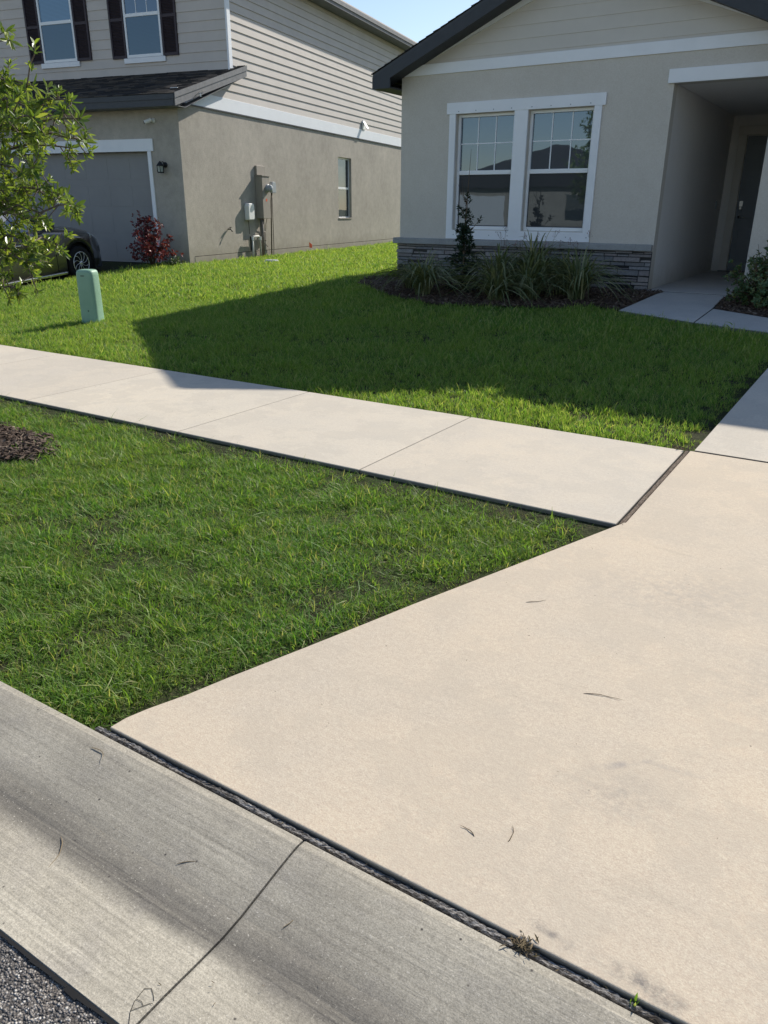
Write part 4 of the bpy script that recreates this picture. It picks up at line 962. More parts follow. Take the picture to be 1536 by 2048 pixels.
car.location = (cx_, cy_2, HZ-.215); car.rotation_euler = Euler((math.atan(.063), 0, LA), 'XYZ')

# ------------------------------------------------------------------ foliage helpers
def leaf(g, c, d, nrm, L, w, fold=.2, mi=0):
    """a pointed oval leaf of six vertices folded along its midrib"""
    d = d.normalized(); s = d.cross(nrm)
    if s.length < 1e-4: s = d.orthogonal()
    s.normalize(); nn = s.cross(d)
    c = Vector(c)
    v = [c, c+d*L*.35+s*w*.5+nn*w*fold, c+d*L*.75+s*w*.42+nn*w*fold, c+d*L, c+d*L*.75-s*w*.42+nn*w*fold, c+d*L*.35-s*w*.5+nn*w*fold]
    g.add(v, [(0, 1, 2, 3), (0, 3, 4, 5)], mi)
def rv(r, s=1.): return Vector((r.gauss(0, s), r.gauss(0, s), r.gauss(0, s)))
def whorl(g, r, c, axis, n, L, w, spread=.9):
    a0 = r.random()*6.28; ax = axis.normalized(); u = ax.orthogonal().normalized(); v = ax.cross(u)
    for k in range(n):
        a = a0+k*2.4; out = u*math.cos(a)+v*math.sin(a); up_ = r.uniform(.1, 1.1)
        d = (out*spread+ax*up_+rv(r, .12)).normalized()
        leaf(g, Vector(c)-ax*r.uniform(0, .05)*(L/.06), d, (ax+rv(r, .35)), L*r.uniform(.65, 1.2), w*r.uniform(.75, 1.2), r.uniform(.05, .35))

# ------------------------------------------------------------------ street tree at the left edge
TR = Vector((-5.0, 2.78, -.04))
tree = thing('oak_tree', 'young oak with glossy leaves hanging in front of the parked car', 'tree', TR)
r = random.Random(5)
def brpts(p0, p1, sag, n=7, j=.03):
    p0, p1 = Vector(p0), Vector(p1); o = []
    for i in range(n+1):
        u = i/n; q = p0.lerp(p1, u)+Vector((0, 0, sag*4*u*(1-u)))
        if 0 < i < n: q += rv(r, j)
        o.append(q)
    return o
trunk = MB(); trunk.tube([TR+Vector(q) for q in ((0, 0, 0), (.02, .01, .5), (-.02, 0, 1.1), (.02, .02, 1.8), (0, 0, 2.6), (.03, -.02, 3.4), (0, 0, 4.3))], [.075, .062, .055, .048, .04, .028, .012], 12)
limbs = MB(); crown = MB()
ends = []   # (start height, end point) of the limbs that reach into the picture, plus the rest of the crown
vis = [(1.95, (-3.56, 2.75, 1.98)), (2.05, (-3.98, 2.85, 2.08)), (1.9, (-3.74, 2.95, 1.83)), (1.5, (-3.80, 2.65, 1.68)), (1.35, (-3.76, 2.85, 1.50)),
       (1.2, (-3.90, 2.8, 1.30)), (1.3, (-4.05, 2.7, 1.22)), (1.0, (-4.36, 2.82, 1.03)), (1.7, (-4.0, 3.05, 1.80)), (1.6, (-4.05, 2.55, 1.62)), (2.0, (-3.98, 2.65, 1.95)),
       (1.45, (-4.15, 2.9, 1.42)), (1.25, (-4.2, 2.95, 1.30)), (2.15, (-4.08, 2.8, 2.10)), (1.75, (-4.15, 2.4, 1.72)), (1.2, (-4.1, 2.5, 1.34)), (1.8, (-3.70, 2.9, 1.92)), (1.85, (-3.66, 2.6, 1.90)), (1.5, (-4.25, 3.1, 1.58)), (1.9, (-4.2, 3.0, 1.95)), (1.55, (-3.98, 2.95, 1.55)), (1.7, (-4.3, 2.6, 1.85)), (1.3, (-4.35, 2.55, 1.5))]
rest = []
for k in range(34):
    a = r.uniform(2.6, 4.9); zz = r.uniform(1.3, 4.2); rad_ = (1.15 if zz < 3 else .9)*r.uniform(.6, 1.0)
    rest.append((max(1.0, zz-.5), (TR.x+math.cos(a)*rad_, TR.y+math.sin(a)*rad_, zz)))
for k in range(8):
    rest.append((3.0, (TR.x+r.uniform(-.6, .0), TR.y+r.uniform(-.4, .2), r.uniform(3.0, 4.4))))
def tuftalong(pts, r, dens=1.0, spread_=.10):
    for i in range(2, len(pts)):
        u = i/(len(pts)-1)
        for k in range(int(round(3*dens))):
            base = pts[i-1].lerp(pts[i], r.random()); tip = base+rv(r, spread_*(1.1-.3*u)) + Vector((0, 0, -.01))
            limbs.tube([base, base.lerp(tip, .5)+rv(r, .01), tip], [.004, .003, .002], 4)
            ax = (tip-base); ax = (ax.normalized() if ax.length > .001 else Vector((0, 0, 1)))+Vector((.15, 0, .45))
            whorl(crown, r, tip, ax, r.randint(8, 12), .050, .0140)
            if r.random() < .6: whorl(crown, r, base.lerp(tip, .5), ax, 4, .054, .017)
for h, e in vis:
    s0 = TR+Vector((0, 0, h)); pts = brpts(s0, e, .06, 8, .02)
    limbs.tube(pts, [.010*(1-.8*i/8)+.0015 for i in range(9)], 6); tuftalong(pts, r, 1.4, .085)
    whorl(crown, r, pts[-1], (pts[-1]-pts[-2]).normalized()+Vector((0, 0, .3)), 11, .064, .020)
for h, e in rest:
    s0 = TR+Vector((0, 0, h)); pts = brpts(s0, e, .08, 7, .04)
    limbs.tube(pts, [.018*(1-.85*i/7)+.002 for i in range(8)], 6); tuftalong(pts, r, .8, .14)
# a lone shoot standing up from the crown and two small ones at the frame edge
for p0, p1 in (((-3.98, 2.80, 2.06), (-3.86, 2.80, 2.25)), ((-4.35, 2.8, 2.20), (-4.06, 2.8, 2.33)), ((-4.6, 2.9, 2.3), (-4.12, 2.85, 2.30))):
    pts = brpts(p0, p1, .01, 4, .008); limbs.tube(pts, [.005, .004, .004, .003, .002], 5)
    whorl(crown, r, pts[-1], (pts[-1]-pts[-2]), 9, .058, .019); whorl(crown, r, pts[2], Vector((0, 0, 1)), 5, .05, .017)
tk = trunk.build('trunk', M['bark'], tree, off=TR, smooth=True)
limbs.build('limbs', M['bark'], tk, off=TR, smooth=True)
crown.build('crown', M['oak'], tree, off=TR, recalc=False)

# ------------------------------------------------------------------ planting bed
def strap_clump(name, label, loc, H, W_, n, seed, pale=False):
    r = random.Random(seed); g = MB()
    for i in range(n):
        a = r.uniform(0, 6.283); lean = r.random()**.7; L = H*r.uniform(.7, 1.25); w = r.uniform(.018, .030)
        base = Vector((r.gauss(0, .05), r.gauss(0, .05), 0)); d = Vector((math.cos(a), math.sin(a), 0)); out = W_*(.35+lean*1.1)*r.uniform(.8, 1.3); s = Vector((-d.y, d.x, 0))
        n_ = 8; V = []
        tip_drop = lean*r.uniform(.8, 1.7)
        for k in range(n_+1):
            u = k/n_; hh_ = L*(1.35*u-(.35+.75*tip_drop)*u*u*u); oo = out*(u**1.5)
            q = base+d*oo+Vector((0, 0, max(hh_, .015*u))); ww = w*(.55+.9*u)*(1-u**3)+.0006
            tw = s*math.cos(u*.5)+Vector((0, 0, math.sin(u*.5)*.4))
            V += [q+tw*ww*.5, q-Vector((0, 0, ww*.18)), q-tw*ww*.5]
        g.add(V, [(k*3+c_, (k+1)*3+c_, (k+1)*3+c_+1, k*3+c_+1) for k in range(n_) for c_ in (0, 1)])
    o = g.build(name, M['flax'], None, recalc=False); o.location = loc; o.rotation_euler = (0, 0, r.random()*6)
    return tag(o, label, 'plant', 'strap leaved clumps under the window')
bz = lambda y: tz(y)+.0
strap_clump('flax_lily', 'wide low strap leaf clump beside the dark upright shrub and the house corner', (-5.95, 10.5, bz(10.5)), .62, .62, 170, 1)
strap_clump('flax_lily', 'tall strap leaf clump between the dark upright shrub and the tallest clump', (-4.95, 10.95, bz(10.9)), .72, .66, 200, 2)
strap_clump('flax_lily', 'low strap leaf clump spilling to the bed edge below the tall ones', (-4.72, 10.45, bz(10.4)), .5, .66, 160, 3)
strap_clump('flax_lily', 'tallest strap leaf clump against the stone under the window centre', (-4.52, 11.35, bz(11.3)), .82, .6, 190, 4)
strap_clump('flax_lily', 'strap leaf clump nearest to the front path at the end of the bed', (-3.72, 11.0, bz(11)), .68, .64, 180, 5)
strap_clump('flax_lily', 'strap leaf clump against the stone behind the one nearest the path', (-4.05, 11.35, bz(11.3)), .62, .55, 150, 6)
strap_clump('flax_lily', 'smallest strap leaf clump against the stone at the outer house corner', (-6.45, 11.0, bz(11)), .48, .5, 110, 7)
strap_clump('flax_lily', 'strap leaf clump in the middle of the bed between the two tallest', (-4.35, 10.75, bz(10.7)), .62, .6, 150, 8)
# thin flower stalks above the clumps
r = random.Random(17); 
T = thing('flower_stalks', 'thin dry flower stalks rising above the strap leaves to the ledge', 'plant', (-4.5, 11.5, bz(11.5)))
for k in range(14):
    g = MB(); b = MB()
    x = r.uniform(-.75, .75); p0 = Vector((x, r.uniform(-.2, .3), 0)); p1 = p0+Vector((r.uniform(-.12, .12), r.uniform(-.1, .1), r.uniform(.72, .95)))
    g.tube([p0, p0.lerp(p1, .5)+rv(r, .02), p1], [.004, .003, .0015], 4)
    for q in range(5): 
        c = p1+Vector((r.uniform(-.06, .06), r.uniform(-.03, .03), -r.uniform(0, .10))); g.tube([p1-Vector((0, 0, .10)), c], .001, 3); leaf(b, c, rv(r), rv(r), .022, .010); b.tube([p1, c], .0008, 3)
    sk_ = g.build('stalk', M['stem'], T); b.build('seed_head', M['redleaf'], sk_, recalc=False)

# columnar dark shrub
T = thing('holly_shrub', 'narrow dark upright shrub with a bare whip of stem by the window', 'shrub', (-5.62, 11.15, bz(11.15)))
r = random.Random(31); st_ = MB(); fo = MB()
st_.tube([(0, 0, -.03), (.01, 0, .4), (-.01, .01, .8), (.02, .0, 1.15), (.03, .0, 1.5), (.05, .01, 2.02)], [.018, .015, .012, .009, .005, .002], 7)
for k in range(26):
    z = r.uniform(.12, 1.25); wd = np.interp(z, [0, .35, .6, .8, 1.0, 1.3], [.26, .32, .22, .14, .17, .05]); a = r.uniform(0, 6.28)
    tip = Vector((math.cos(a)*wd*r.uniform(.5, 1), math.sin(a)*wd*r.uniform(.5, 1), z+r.uniform(.05, .2)))
    p0 = Vector((0, 0, z)); st_.tube([p0, p0.lerp(tip, .6)+Vector((0, 0, .02)), tip], [.006, .004, .002], 5)
    for q in range(6):
        u = .35+.65*q/5; c = p0.lerp(tip, u)+rv(r, .025); whorl(fo, r, c, (tip-p0).normalized()+Vector((0, 0, .9)), 7, .055, .020, .8)
for k in range(150):
    a = r.uniform(0, 6.28); z = r.random()**1.2*.95+.03; wd = np.interp(z, [0, .3, .6, .8, 1.], [.30, .32, .2, .13, .12])*math.sqrt(r.random()); whorl(fo, r, (math.cos(a)*wd, math.sin(a)*wd, z), Vector((math.cos(a)*.4, math.sin(a)*.4, 1)), 8, .06, .022, .9)
tip = Vector((.26, 0, 1.08)); st_.tube([(.02, 0, .82), (.14, 0, .93), tip], [.006, .004, .003], 5); whorl(fo, r, tip, Vector((.3, 0, 1)), 10, .07, .022, .9); whorl(fo, r, tip-Vector((.03, 0, .05)), Vector((.3, 0, 1)), 6, .06, .02, .9)
for zt, dx in ((1.55, -.14), (1.45, -.10), (1.6, -.08)): st_.tube([(.03, 0, 1.25), (.0+dx*.5, 0, 1.4), (dx, 0, zt)], [.004, .003, .0015], 4)
st_.build('stem', M['stem'], T, smooth=True); fo.build('foliage', M['holly'], T, recalc=False)

def bushy(name, label, loc, W_, H, nb, mat, seed, L=.05, w=.025, cat='shrub', per=7):
    T = thing(name, label, cat, loc); r = random.Random(seed); s = MB(); f = MB()
    for k in range(nb):
        a = r.uniform(0, 6.28); el = r.uniform(.15, 1.5); q = Vector((math.cos(a)*math.cos(el)*W_, math.sin(a)*math.cos(el)*W_, math.sin(el)*H))*r.uniform(.6, 1.08)
        p0 = Vector((r.gauss(0, .03), r.gauss(0, .03), 0)); m = p0.lerp(q, .5)+Vector((0, 0, H*.12)); s.tube([p0, m, q], [.007, .005, .002], 5)
        for j in range(per):
            u = .3+.7*(j+r.random())/per; c = (p0*(1-u)**2+m*2*u*(1-u)+q*u*u)+rv(r, W_*.07); whorl(f, r, c, (q-m).normalized()+Vector((0, 0, .5)), r.randint(4, 7), L, w, .95)
    s.build('stem', M['stem'], T, smooth=True); f.build('foliage', mat, T, recalc=False); return T
bushy('leafy_shrub', 'rounded green shrub in the mulch patch between path and entry', (-1.38, 11.30, bz(11.2)), .50, .85, 95, M['hedge'], 8, .05, .026)
bushy('burgundy_shrub', 'burgundy leaved shrub with bare shoots beside the neighbour garage', (-13.30, 11.78, tz(11.78)), .60, 1.12, 34, M['redleaf'], 12, .055, .034, per=13)
bushy('corner_weeds', 'low dark weeds growing at the foot of the neighbour corner', (-13.05, 12.15, HZ-.02), .28, .22, 24, M['hedge'], 14, .05, .015, 'weeds', 4)

# mulch: bed base and chips
def chips(name, pts, seed, zf, base_poly, s0=.022):
    r = random.Random(seed); g = MB()
    for (x, y) in pts:
        z = zf(x, y)+r.uniform(-.004, .018); L = s0*r.uniform(.5, 2.2); w = s0*r.uniform(.25, .7); a = r.uniform(0, 3.14); tl = r.gauss(0, .35)
        d = Vector((math.cos(a)*math.cos(tl), math.sin(a)*math.cos(tl), math.sin(tl))); s = Vector((-math.sin(a), math.cos(a), r.gauss(0, .3))).normalized(); c = Vector((x, y, z)); nn = d.cross(s)*.003
        g.hexa([c-d*L-s*w*.6, c+d*L-s*w, c+d*L*.8+s*w*.7, c-d*L+s*w], [c-d*L-s*w*.6+nn, c+d*L-s*w+nn, c+d*L*.8+s*w*.7+nn, c-d*L+s*w+nn])
    if base_poly:
        n = len(base_poly); V = [(x, y, zf(x, y)-.012) for x, y in base_poly]
        g.add(V, [tuple(range(n))])
    return tag(g.build(name, M['mulch']), None, None, None, 'stuff')
def inpoly(x, y, P):
    c = False; n = len(P)
    for i in range(n):
        x0, y0 = P[i]; x1, y1 = P[(i+1) % n]
        if (y0 > y) != (y1 > y) and x < (x1-x0)*(y-y0)/(y1-y0)+x0: c = not c
    return c
bed = [(-7.75, 11.35), (-6.94, 10.72), (-6.13, 10.16), (-5.43, 9.90), (-4.87, 9.98), (-3.78, 10.30), (-3.34, 10.68), (-2.95, 10.45), (-2.87, 12.05), (-2.86, 12.44), (-7.75, 12.44), (-7.95, 12.0)]
bed2 = [(-1.86, 11.05), (-1.16, 10.65), (-.82, 10.52), (-.82, 12.38), (-1.92, 12.38)]
r = random.Random(3); P1 = []
while len(P1) < 9000:
    x, y = r.uniform(-8, -.8), r.uniform(9.6, 12.45)
    if inpoly(x, y, bed) or inpoly(x, y, bed2): P1.append((x, y))
mz = lambda x, y: tz(y)+.012
o = chips('mulch_bed', P1, 4, mz, bed)
o2 = chips('mulch_patch', [p for p in P1 if inpoly(p[0], p[1], bed2)][:10], 6, mz, bed2)
# mulch ring of the street tree
P2 = []; r = random.Random(9)
RC = Vector((-5.17, 2.74))
while len(P2) < 5200:
    a = r.uniform(0, 6.283); q = math.sqrt(r.random())*(.56+.06*math.sin(a*3)+.03*math.sin(a*7)); 
    if r.random() < .25: q *= 1.18
    P2.append((RC.x+q*math.cos(a)*1.12, RC.y+q*math.sin(a)*.72))
chips('tree_mulch', P2, 5, lambda x, y: -.03+.03*math.exp(-((x-RC.x)**2+(y-RC.y)**2)/.15), None, .016)

# ------------------------------------------------------------------ grass as instanced tufts
def tuft_mesh(name, mat, seed, nb, H, w, spread, lean):
    r = random.Random(seed); g = MB()
    for i in range(nb):
        a = r.uniform(0, 6.283); b0 = Vector((r.gauss(0, spread), r.gauss(0, spread), -.01)); d = Vector((math.cos(a), math.sin(a), 0)); s = Vector((-d.y, d.x, 0)); s = (s+d*r.gauss(0, .5)).normalized()
        L = H*r.uniform(.55, 1.25); ln = lean*r.uniform(.2, 1.6); ww = w*r.uniform(.7, 1.3); V = []
        for k in range(4):
            u = k/3; q = b0+d*(L*ln*u**1.7)+Vector((0, 0, L*u*(1-.35*ln*u))); e = ww*(1-.85*u**1.6)*.5
            V += [q-s*e, q+s*e]
        g.add(V, [(k*2, k*2+1, k*2+3, k*2+2) for k in range(3)])
    me = bpy.data.meshes.new(name); me.from_pydata(g.v, [], g.f); me.materials.append(mat)
    for pl in me.polygons: pl.use_smooth = True
    return bpy.data.objects.new(name, me)
def vnoise(x, y, scale, seed):
    rs = np.random.default_rng(seed); G = rs.random((256, 256)); u = np.asarray(x)*scale+1000; v = np.asarray(y)*scale+1000
    i, j = np.floor(u).astype(int), np.floor(v).astype(int); fu, fv = u-i, v-j; fu = fu*fu*(3-2*fu); fv = fv*fv*(3-2*fv)
    g00, g10, g01, g11 = G[i % 256, j % 256], G[(i+1) % 256, j % 256], G[i % 256, (j+1) % 256], G[(i+1) % 256, (j+1) % 256]
    return (g00*(1-fu)+g10*fu)*(1-fv)+(g01*(1-fu)+g11*fu)*fv
def scatter(name, P, Zs, sc, tufts, seed):
    """P: Nx2, one mesh of points; geometry nodes put a tuft on each"""
    rs = np.random.default_rng(seed); n = len(P)
    me = bpy.data.meshes.new(name); me.vertices.add(n)
    me.vertices.foreach_set('co', np.column_stack([P[:, 0], P[:, 1], Zs]).astype(np.float32).ravel())
    at = me.attributes.new('rot', 'FLOAT_VECTOR', 'POINT'); at.data.foreach_set('vector', np.column_stack([rs.normal(0, .26, n), rs.normal(0, .26, n), rs.uniform(0, 6.283, n)]).astype(np.float32).ravel())
    at = me.attributes.new('scl', 'FLOAT', 'POINT'); at.data.foreach_set('value', sc.astype(np.float32))
    at = me.attributes.new('pick', 'INT', 'POINT'); at.data.foreach_set('value', rs.integers(0, len(tufts), n).astype(np.int32))
    o = bpy.data.objects.new(name, me); COL.objects.link(o)
    ng = bpy.data.node_groups.new(name+'_nodes', 'GeometryNodeTree')
    ng.interface.new_socket('Geometry', in_out='INPUT', socket_type='NodeSocketGeometry'); ng.interface.new_socket('Geometry', in_out='OUTPUT', socket_type='NodeSocketGeometry')
    N = ng.nodes.new; gi, go = N('NodeGroupInput'), N('NodeGroupOutput')
    iop = N('GeometryNodeInstanceOnPoints'); jn = N('GeometryNodeGeometryToInstance')
    for tf in tufts:
        oi = N('GeometryNodeObjectInfo'); oi.inputs['Object'].default_value = tf; ng.links.new(oi.outputs['Geometry'], jn.inputs[0])
    iop.inputs['Pick Instance'].default_value = True
    ng.links.new(gi.outputs[0], iop.inputs['Points']); ng.links.new(jn.outputs[0], iop.inputs['Instance'])
    for nm, ty, sk in (('rot', 'FLOAT_VECTOR', 'Rotation'), ('scl', 'FLOAT', 'Scale'), ('pick', 'INT', 'Instance Index')):
        na = N('GeometryNodeInputNamedAttribute'); na.data_type = ty; na.inputs[0].default_value = nm
        ng.links.new(na.outputs[0], iop.inputs[sk])
    ng.links.new(iop.outputs[0], go.inputs[0])
    md = o.modifiers.new('grass', 'NODES'); md.node_group = ng
    o['kind'] = 'stuff'
    return o
def inview(x, y, margin=560):
    X = np.asarray(x); Y = np.asarray(y); k = X*fw.x+Y*fw.y+(-CAM_H)*fw.z
    px = 768+F_PX*(X*r2.x+Y*r2.y-CAM_H*r2.z)/k; py = 1024-F_PX*(X*u2.x+Y*u2.y-CAM_H*u2.z)/k
    return (k > .3) & (px > -margin) & (px < 1536+margin) & (py < 2048+margin)
def inpoly_np(x, y, P):
    c = np.zeros(len(x), bool); n = len(P)
    for i in range(n):
        x0, y0 = P[i]; x1, y1 = P[(i+1) % n]
        if y0 == y1: continue
        m = ((y0 > y) != (y1 > y)) & (x < (x1-x0)*(y-y0)/(y1-y0)+x0); c ^= m
    return c
# verge between kerb and sidewalk
near_t = [tuft_mesh('verge_tuft', M['grass_near'], 100+i, 13, .042, .0038, .020, .8) for i in range(6)]+[tuft_mesh('verge_tuft', M['grass_near'], 130+i, 12, .040, .0036, .024, 1.4) for i in range(3)]
A = 4200; n = int(A*8.0*2.6); x = nrg.uniform(-8.5, -.5, n); y = nrg.uniform(1.15, 3.75, n)
flx = np.interp(y, [q[1] for q in fl[1:-1]], [q[0] for q in fl[1:-1]]); ed = flx-x
d1 = y-1.185; d2 = SN-.02-y
edge = np.minimum(np.minimum(ed/.7, d1), d2)
k = (ed > .02+.05*vnoise(x, y, 9, 5)) & (d1 > -.004) & (d2 > -.002) & inview(x, y)
ring = ((x-RC.x)/.60)**2+((y-RC.y)/.38)**2
nz = vnoise(x, y, 2.2, 1)*.5+vnoise(x, y, 6.5, 2)*.3+vnoise(x, y, 16, 3)*.2
dens = np.clip((nz-.20)*3.9, .20, 1)
bare = np.exp(-(((x+3.4)/.75)**2+((y-2.35)/.30)**2))*.40+np.exp(-(((x+3.9)/.9)**2+((y-2.1)/.25)**2))*.30
dens = dens*np.clip(1-bare*1.0, .2, 1)*np.clip((ed-.0)/.16, .12, 1)*np.clip(.7+d2/.12, 0, 1)
dens *= np.where(ring < .92, 0.05, np.clip((ring-1)*2.5, .12, 1))
k &= nrg.random(n) < dens
x, y = x[k], y[k]; ed, d2, d1 = ed[k], d2[k], d1[k]
sc = (.35+.6*vnoise(x, y, 5, 8)+.70*vnoise(x, y, 12, 9))*np.clip(.55+ed*2.2, .5, 1)*np.clip(.7+d2*6, .7, 1)*nrg.uniform(.75, 1.25, len(x))
sc = sc*1.12
scatter('verge_grass', np.column_stack([x, y]), np.full(len(x), -.052), sc, near_t, 1)
print('verge tufts', len(x))
# front lawn
lawn_t = [tuft_mesh('lawn_tuft', M['grass_lawn'], 200+i, 10, .062, .0055, .022, .5) for i in range(6)]
far_t = [tuft_mesh('lawn_tuft', M['grass_lawn'], 300+i, 12, .066, .009, .045, .45) for i in range(5)]
drvP = [l2w(-5.8, -8), l2w(-.66, -8), l2w(-.66, .3), l2w(-5.8, .3)]
houseP = [l2w(-12, .0), l2w(.035, .0), l2w(.035, 18), l2w(-12, 18)]
walkP = [(-2.96, 10.38), (-1.89, 9.92), (-.6, 9.55), (-.6, 12.6), (-2.9, 12.6)]
def lawn_mask(x, y):
    k = (x < -.90+.03*(y-5.2)+.005) & (y > 5.262-.018*np.maximum(0, -x-3)**1.1*.5) & inview(x, y)
    for P in (drvP, houseP, bed, walkP): k &= ~inpoly_np(x, y, P)
    k &= ~((x > XL-.03) & (y > 12.4))
    return k
def lawn(name, x0, x1, y0, y1, A, tufts, seed, s=1.):
    n = int(A*(x1-x0)*(y1-y0)); x = nrg.uniform(x0, x1, n); y = nrg.uniform(y0, y1, n); k = lawn_mask(x, y)
    nz = vnoise(x, y, 1.8, 21)*.35+vnoise(x, y, 7, 22)*.35+vnoise(x, y, 15, 24)*.3
    k &= nrg.random(n) < np.clip(.15+nz*1.35, 0, 1)
    bd = np.minimum(y-5.24, (-.92+.03*(y-5.2))-x); k &= nrg.random(n) < np.clip(bd/.07, .5, 1)
    x, y, bd = x[k], y[k], bd[k]; Zs = np.interp(y, [5.3, 6.0, 12.0, 40], [-.05, -.008, HZ-.035, HZ-.035])
    sc = s*(.55+.45*vnoise(x, y, 3, 23)+.4*vnoise(x, y, 11, 25))*nrg.uniform(.75, 1.25, len(x))*np.clip(.6+bd*3, .6, 1)
    scatter(name, np.column_stack([x, y]), Zs, sc, tufts, seed); print(name, len(x))
lawn('lawn_grass', -12.5, -.6, 5.2, 8.6, 1150, lawn_t, 2)
lawn('middle_lawn_grass', -17, -.8, 8.6, 13.5, 620, far_t, 3)
lawn('side_yard_grass', -22, -7, 13.5, 31, 300, far_t, 4, 1.15)
lawn('street_edge_grass', -19, -12.5, 5.0, 8.6, 420, far_t, 5)

# ------------------------------------------------------------------ small litter on the concrete
def twig(label, x, y, L, a, curl, z=.0015, mat='twig', name='twig', w=.0012):
    r = random.Random(int(abs(x*991+y*577))); T = []
    p = Vector((0, 0, 0)); d = a
    for k in range(8):
        T.append(p.copy()); d += curl/8+r.gauss(0, .12); p += Vector((math.cos(d), math.sin(d), 0))*L/7; p.z = .001+.0015*math.sin(k*.9)**2
    g = MB(); g.tube(T, [w*.5, w, w, w*.9, w*.8, w*.7, w*.5, w*.3], 5)
    if y < 1.17: z = kz(y)+.002
    o = g.build(name, M[mat]); o.location = (x, y, z); tag(o, label, 'twig' if name == 'twig' else 'grass blade'); return o
twig('longest straight dry twig lying on the driveway apron', -.58, 2.17, .125, .6, .1)
twig('small curled dry twig on the apron beside the upright bent one', -.61, 1.41, .05, 2.3, 1.2)
twig('small upright bent dry twig on the apron beside the curled one', -.53, 1.44, .06, 1.2, .8)
twig('dry twig on the apron near the verge tip', -.99, 2.66, .09, .7, .4)
twig('dark curved twig on the kerb just below the apron corner', -1.73, 1.11, .085, .35, -1.0, -.004, 'clip')
twig('green grass blade lying on the upper kerb face just before the joint', -1.21, .955, .10, .9, .1, -.036, 'clip', 'grass_blade')
twig('dark thin clipping on the stained kerb channel', -1.54, .86, .11, -.25, -.3, -.046, 'clip')
twig('short dark grass blade on the kerb section past the joint', -.87, .955, .06, 1.1, .4, -.036, 'clip', 'grass_blade')
# clippings and crumbs: too many to count
r = random.Random(77); g = MB()
def bit(x, y, z, L):
    a = r.uniform(0, 6.28); d = Vector((math.cos(a), math.sin(a), r.uniform(-.1, .5))); leaf(g, (x, y, z+.001), d, Vector((0, 0, 1)), L, L*.16, .4)
for k in range(150):
    u = r.random(); x = -1.9+2.6*u; bit(x, 1.189+r.gauss(0, .010), -.010, r.uniform(.006, .016))
for k in range(110): bit(-.38+r.gauss(0, .015), 1.189+r.gauss(0, .010), -.012+r.random()*.015, r.uniform(.010, .026))
for k in range(16): bit(-.90+r.uniform(-.04, .03), 3.70+r.uniform(-.04, .04), -.004, r.uniform(.01, .025))
for k in range(60): bit(-.95+r.uniform(-.05, .06), 5.27+r.uniform(-.03, .03), -.002, r.uniform(.02, .05))
for k in range(50): bit(r.uniform(-1.6, 1.), r.uniform(1.3, 3.6), .006, r.uniform(.004, .010))
for k in range(30): bit(r.uniform(-6, -1), r.uniform(3.75, 5.2), .002, r.uniform(.005, .014))
for k in range(50): bit(r.uniform(-2.2, -.1), r.uniform(.62, 1.15), kz(.9)+.006, r.uniform(.004, .012))
tag(g.build('clippings', M['clip'], recalc=False), None, None, None, 'stuff')
# grass fringe along kerb edge and a green sprout in the joint
T = thing('weed_sprout', 'single green weed sprouting from the joint between kerb and apron', 'weed', (-.142, 1.19, -.02))
g = MB(); r = random.Random(2)
for k in range(5):
    a = k*1.3; leaf(g, (0, 0, 0), Vector((math.cos(a)*.35, math.sin(a)*.35, 1)), Vector((math.cos(a), math.sin(a), 0)), r.uniform(.02, .038), .006, .2)
g.build('blade', M['grass_near'], T, recalc=False)

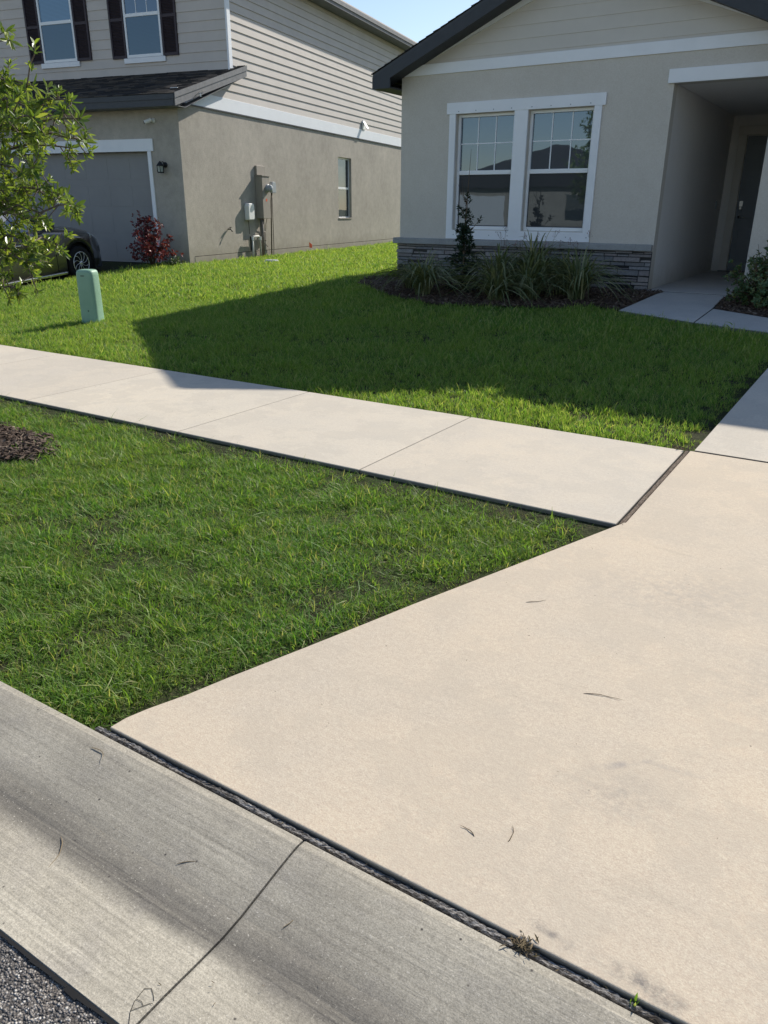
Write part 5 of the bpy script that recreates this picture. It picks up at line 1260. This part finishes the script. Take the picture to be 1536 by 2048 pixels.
# ------------------------------------------------------------------ houses and trees across the street, seen only in the window reflections
def far_house(label, x, y, w, d, h, wall, front_gable):
    T = thing('house', label, 'house', (x, y, -.1))
    g = MB(); g.box(-w/2, -d, 0, w/2, 0, h); B(g, 'wall', wall, T)
    g = MB(); o_ = .4; rh = (w/2+o_)*.42
    if front_gable:
        g.prism([(-w/2-o_, h), (w/2+o_, h), (0, h+rh)], 'y', -d-o_, o_); B(g, 'roof', M['shingle'], T)
        g = MB(); g.prism([(-w/2, h+.02), (w/2, h+.02), (0, h+rh-.2)], 'y', o_, o_+.03); B(g, 'gable', M['siding_s'], T)
    else:
        rr_ = (d/2+o_)*.42; g.add([(-w/2-o_, -d-o_, h), (w/2+o_, -d-o_, h), (w/2+o_, o_, h), (-w/2-o_, o_, h), (-w/2+d/2, -d/2, h+rr_), (w/2-d/2, -d/2, h+rr_)], [(0, 1, 5, 4), (1, 2, 5), (2, 3, 4, 5), (3, 0, 4), (0, 3, 2, 1)]); B(g, 'roof', M['shingle'], T)
    g = MB(); g.box(-w*.42, .001, .1, -w*.42+4.4, .03, 2.35); B(g, 'garage_door', M['trim'], T)
    g = MB(); g.box(w*.22, .001, 1, w*.22+1.6, .03, 2.4); B(g, 'window', M['glass'], T)
far_house('hip roofed house across the street mirrored in the window beside the house corner', -20.0, -22, 13, 12, 2.8, M['stucco_l'], False)
far_house('hip roofed house across the street farthest down the road', -37, -22, 13, 12, 2.8, M['stucco_l'], False)
far_house('hip roofed house across the street mirrored in the window nearest the entry', -5.5, -22, 12, 12, 2.8, M['stucco_l'], False)

T = thing('street_tree', 'leafy street tree across the road mirrored in the window nearest the entry', 'tree', (-11.2, -8.6, -.1))
r = random.Random(41); tk = MB(); fo = MB(); lm = MB()
tk.tube([(0, 0, 0), (.03, 0, 1.2), (0, .02, 2.4), (.03, 0, 4.6)], [.09, .075, .06, .02], 9)
for k in range(70):
    z = r.uniform(1.7, 5.2); a = r.uniform(0, 6.28); w_ = float(np.interp(z, [1.7, 2.6, 3.8, 5.2], [.6, 1.3, 1.1, .35]))*r.uniform(.5, 1.05); e = Vector((math.cos(a)*w_, math.sin(a)*w_, z+.25))
    p0 = Vector((0, 0, z-.2)); lm.tube([p0, p0.lerp(e, .5), e], [.02, .012, .005], 5)
    for q in range(9): whorl(fo, r, p0.lerp(e, .35+.65*r.random())+rv(r, .11), Vector((math.cos(a), math.sin(a), .6)), 7, .12, .05)
t_ = tk.build('trunk', M['bark'], T, smooth=True); lm.build('limbs', M['bark'], t_, smooth=True); fo.build('crown', M['oak'], T, recalc=False)
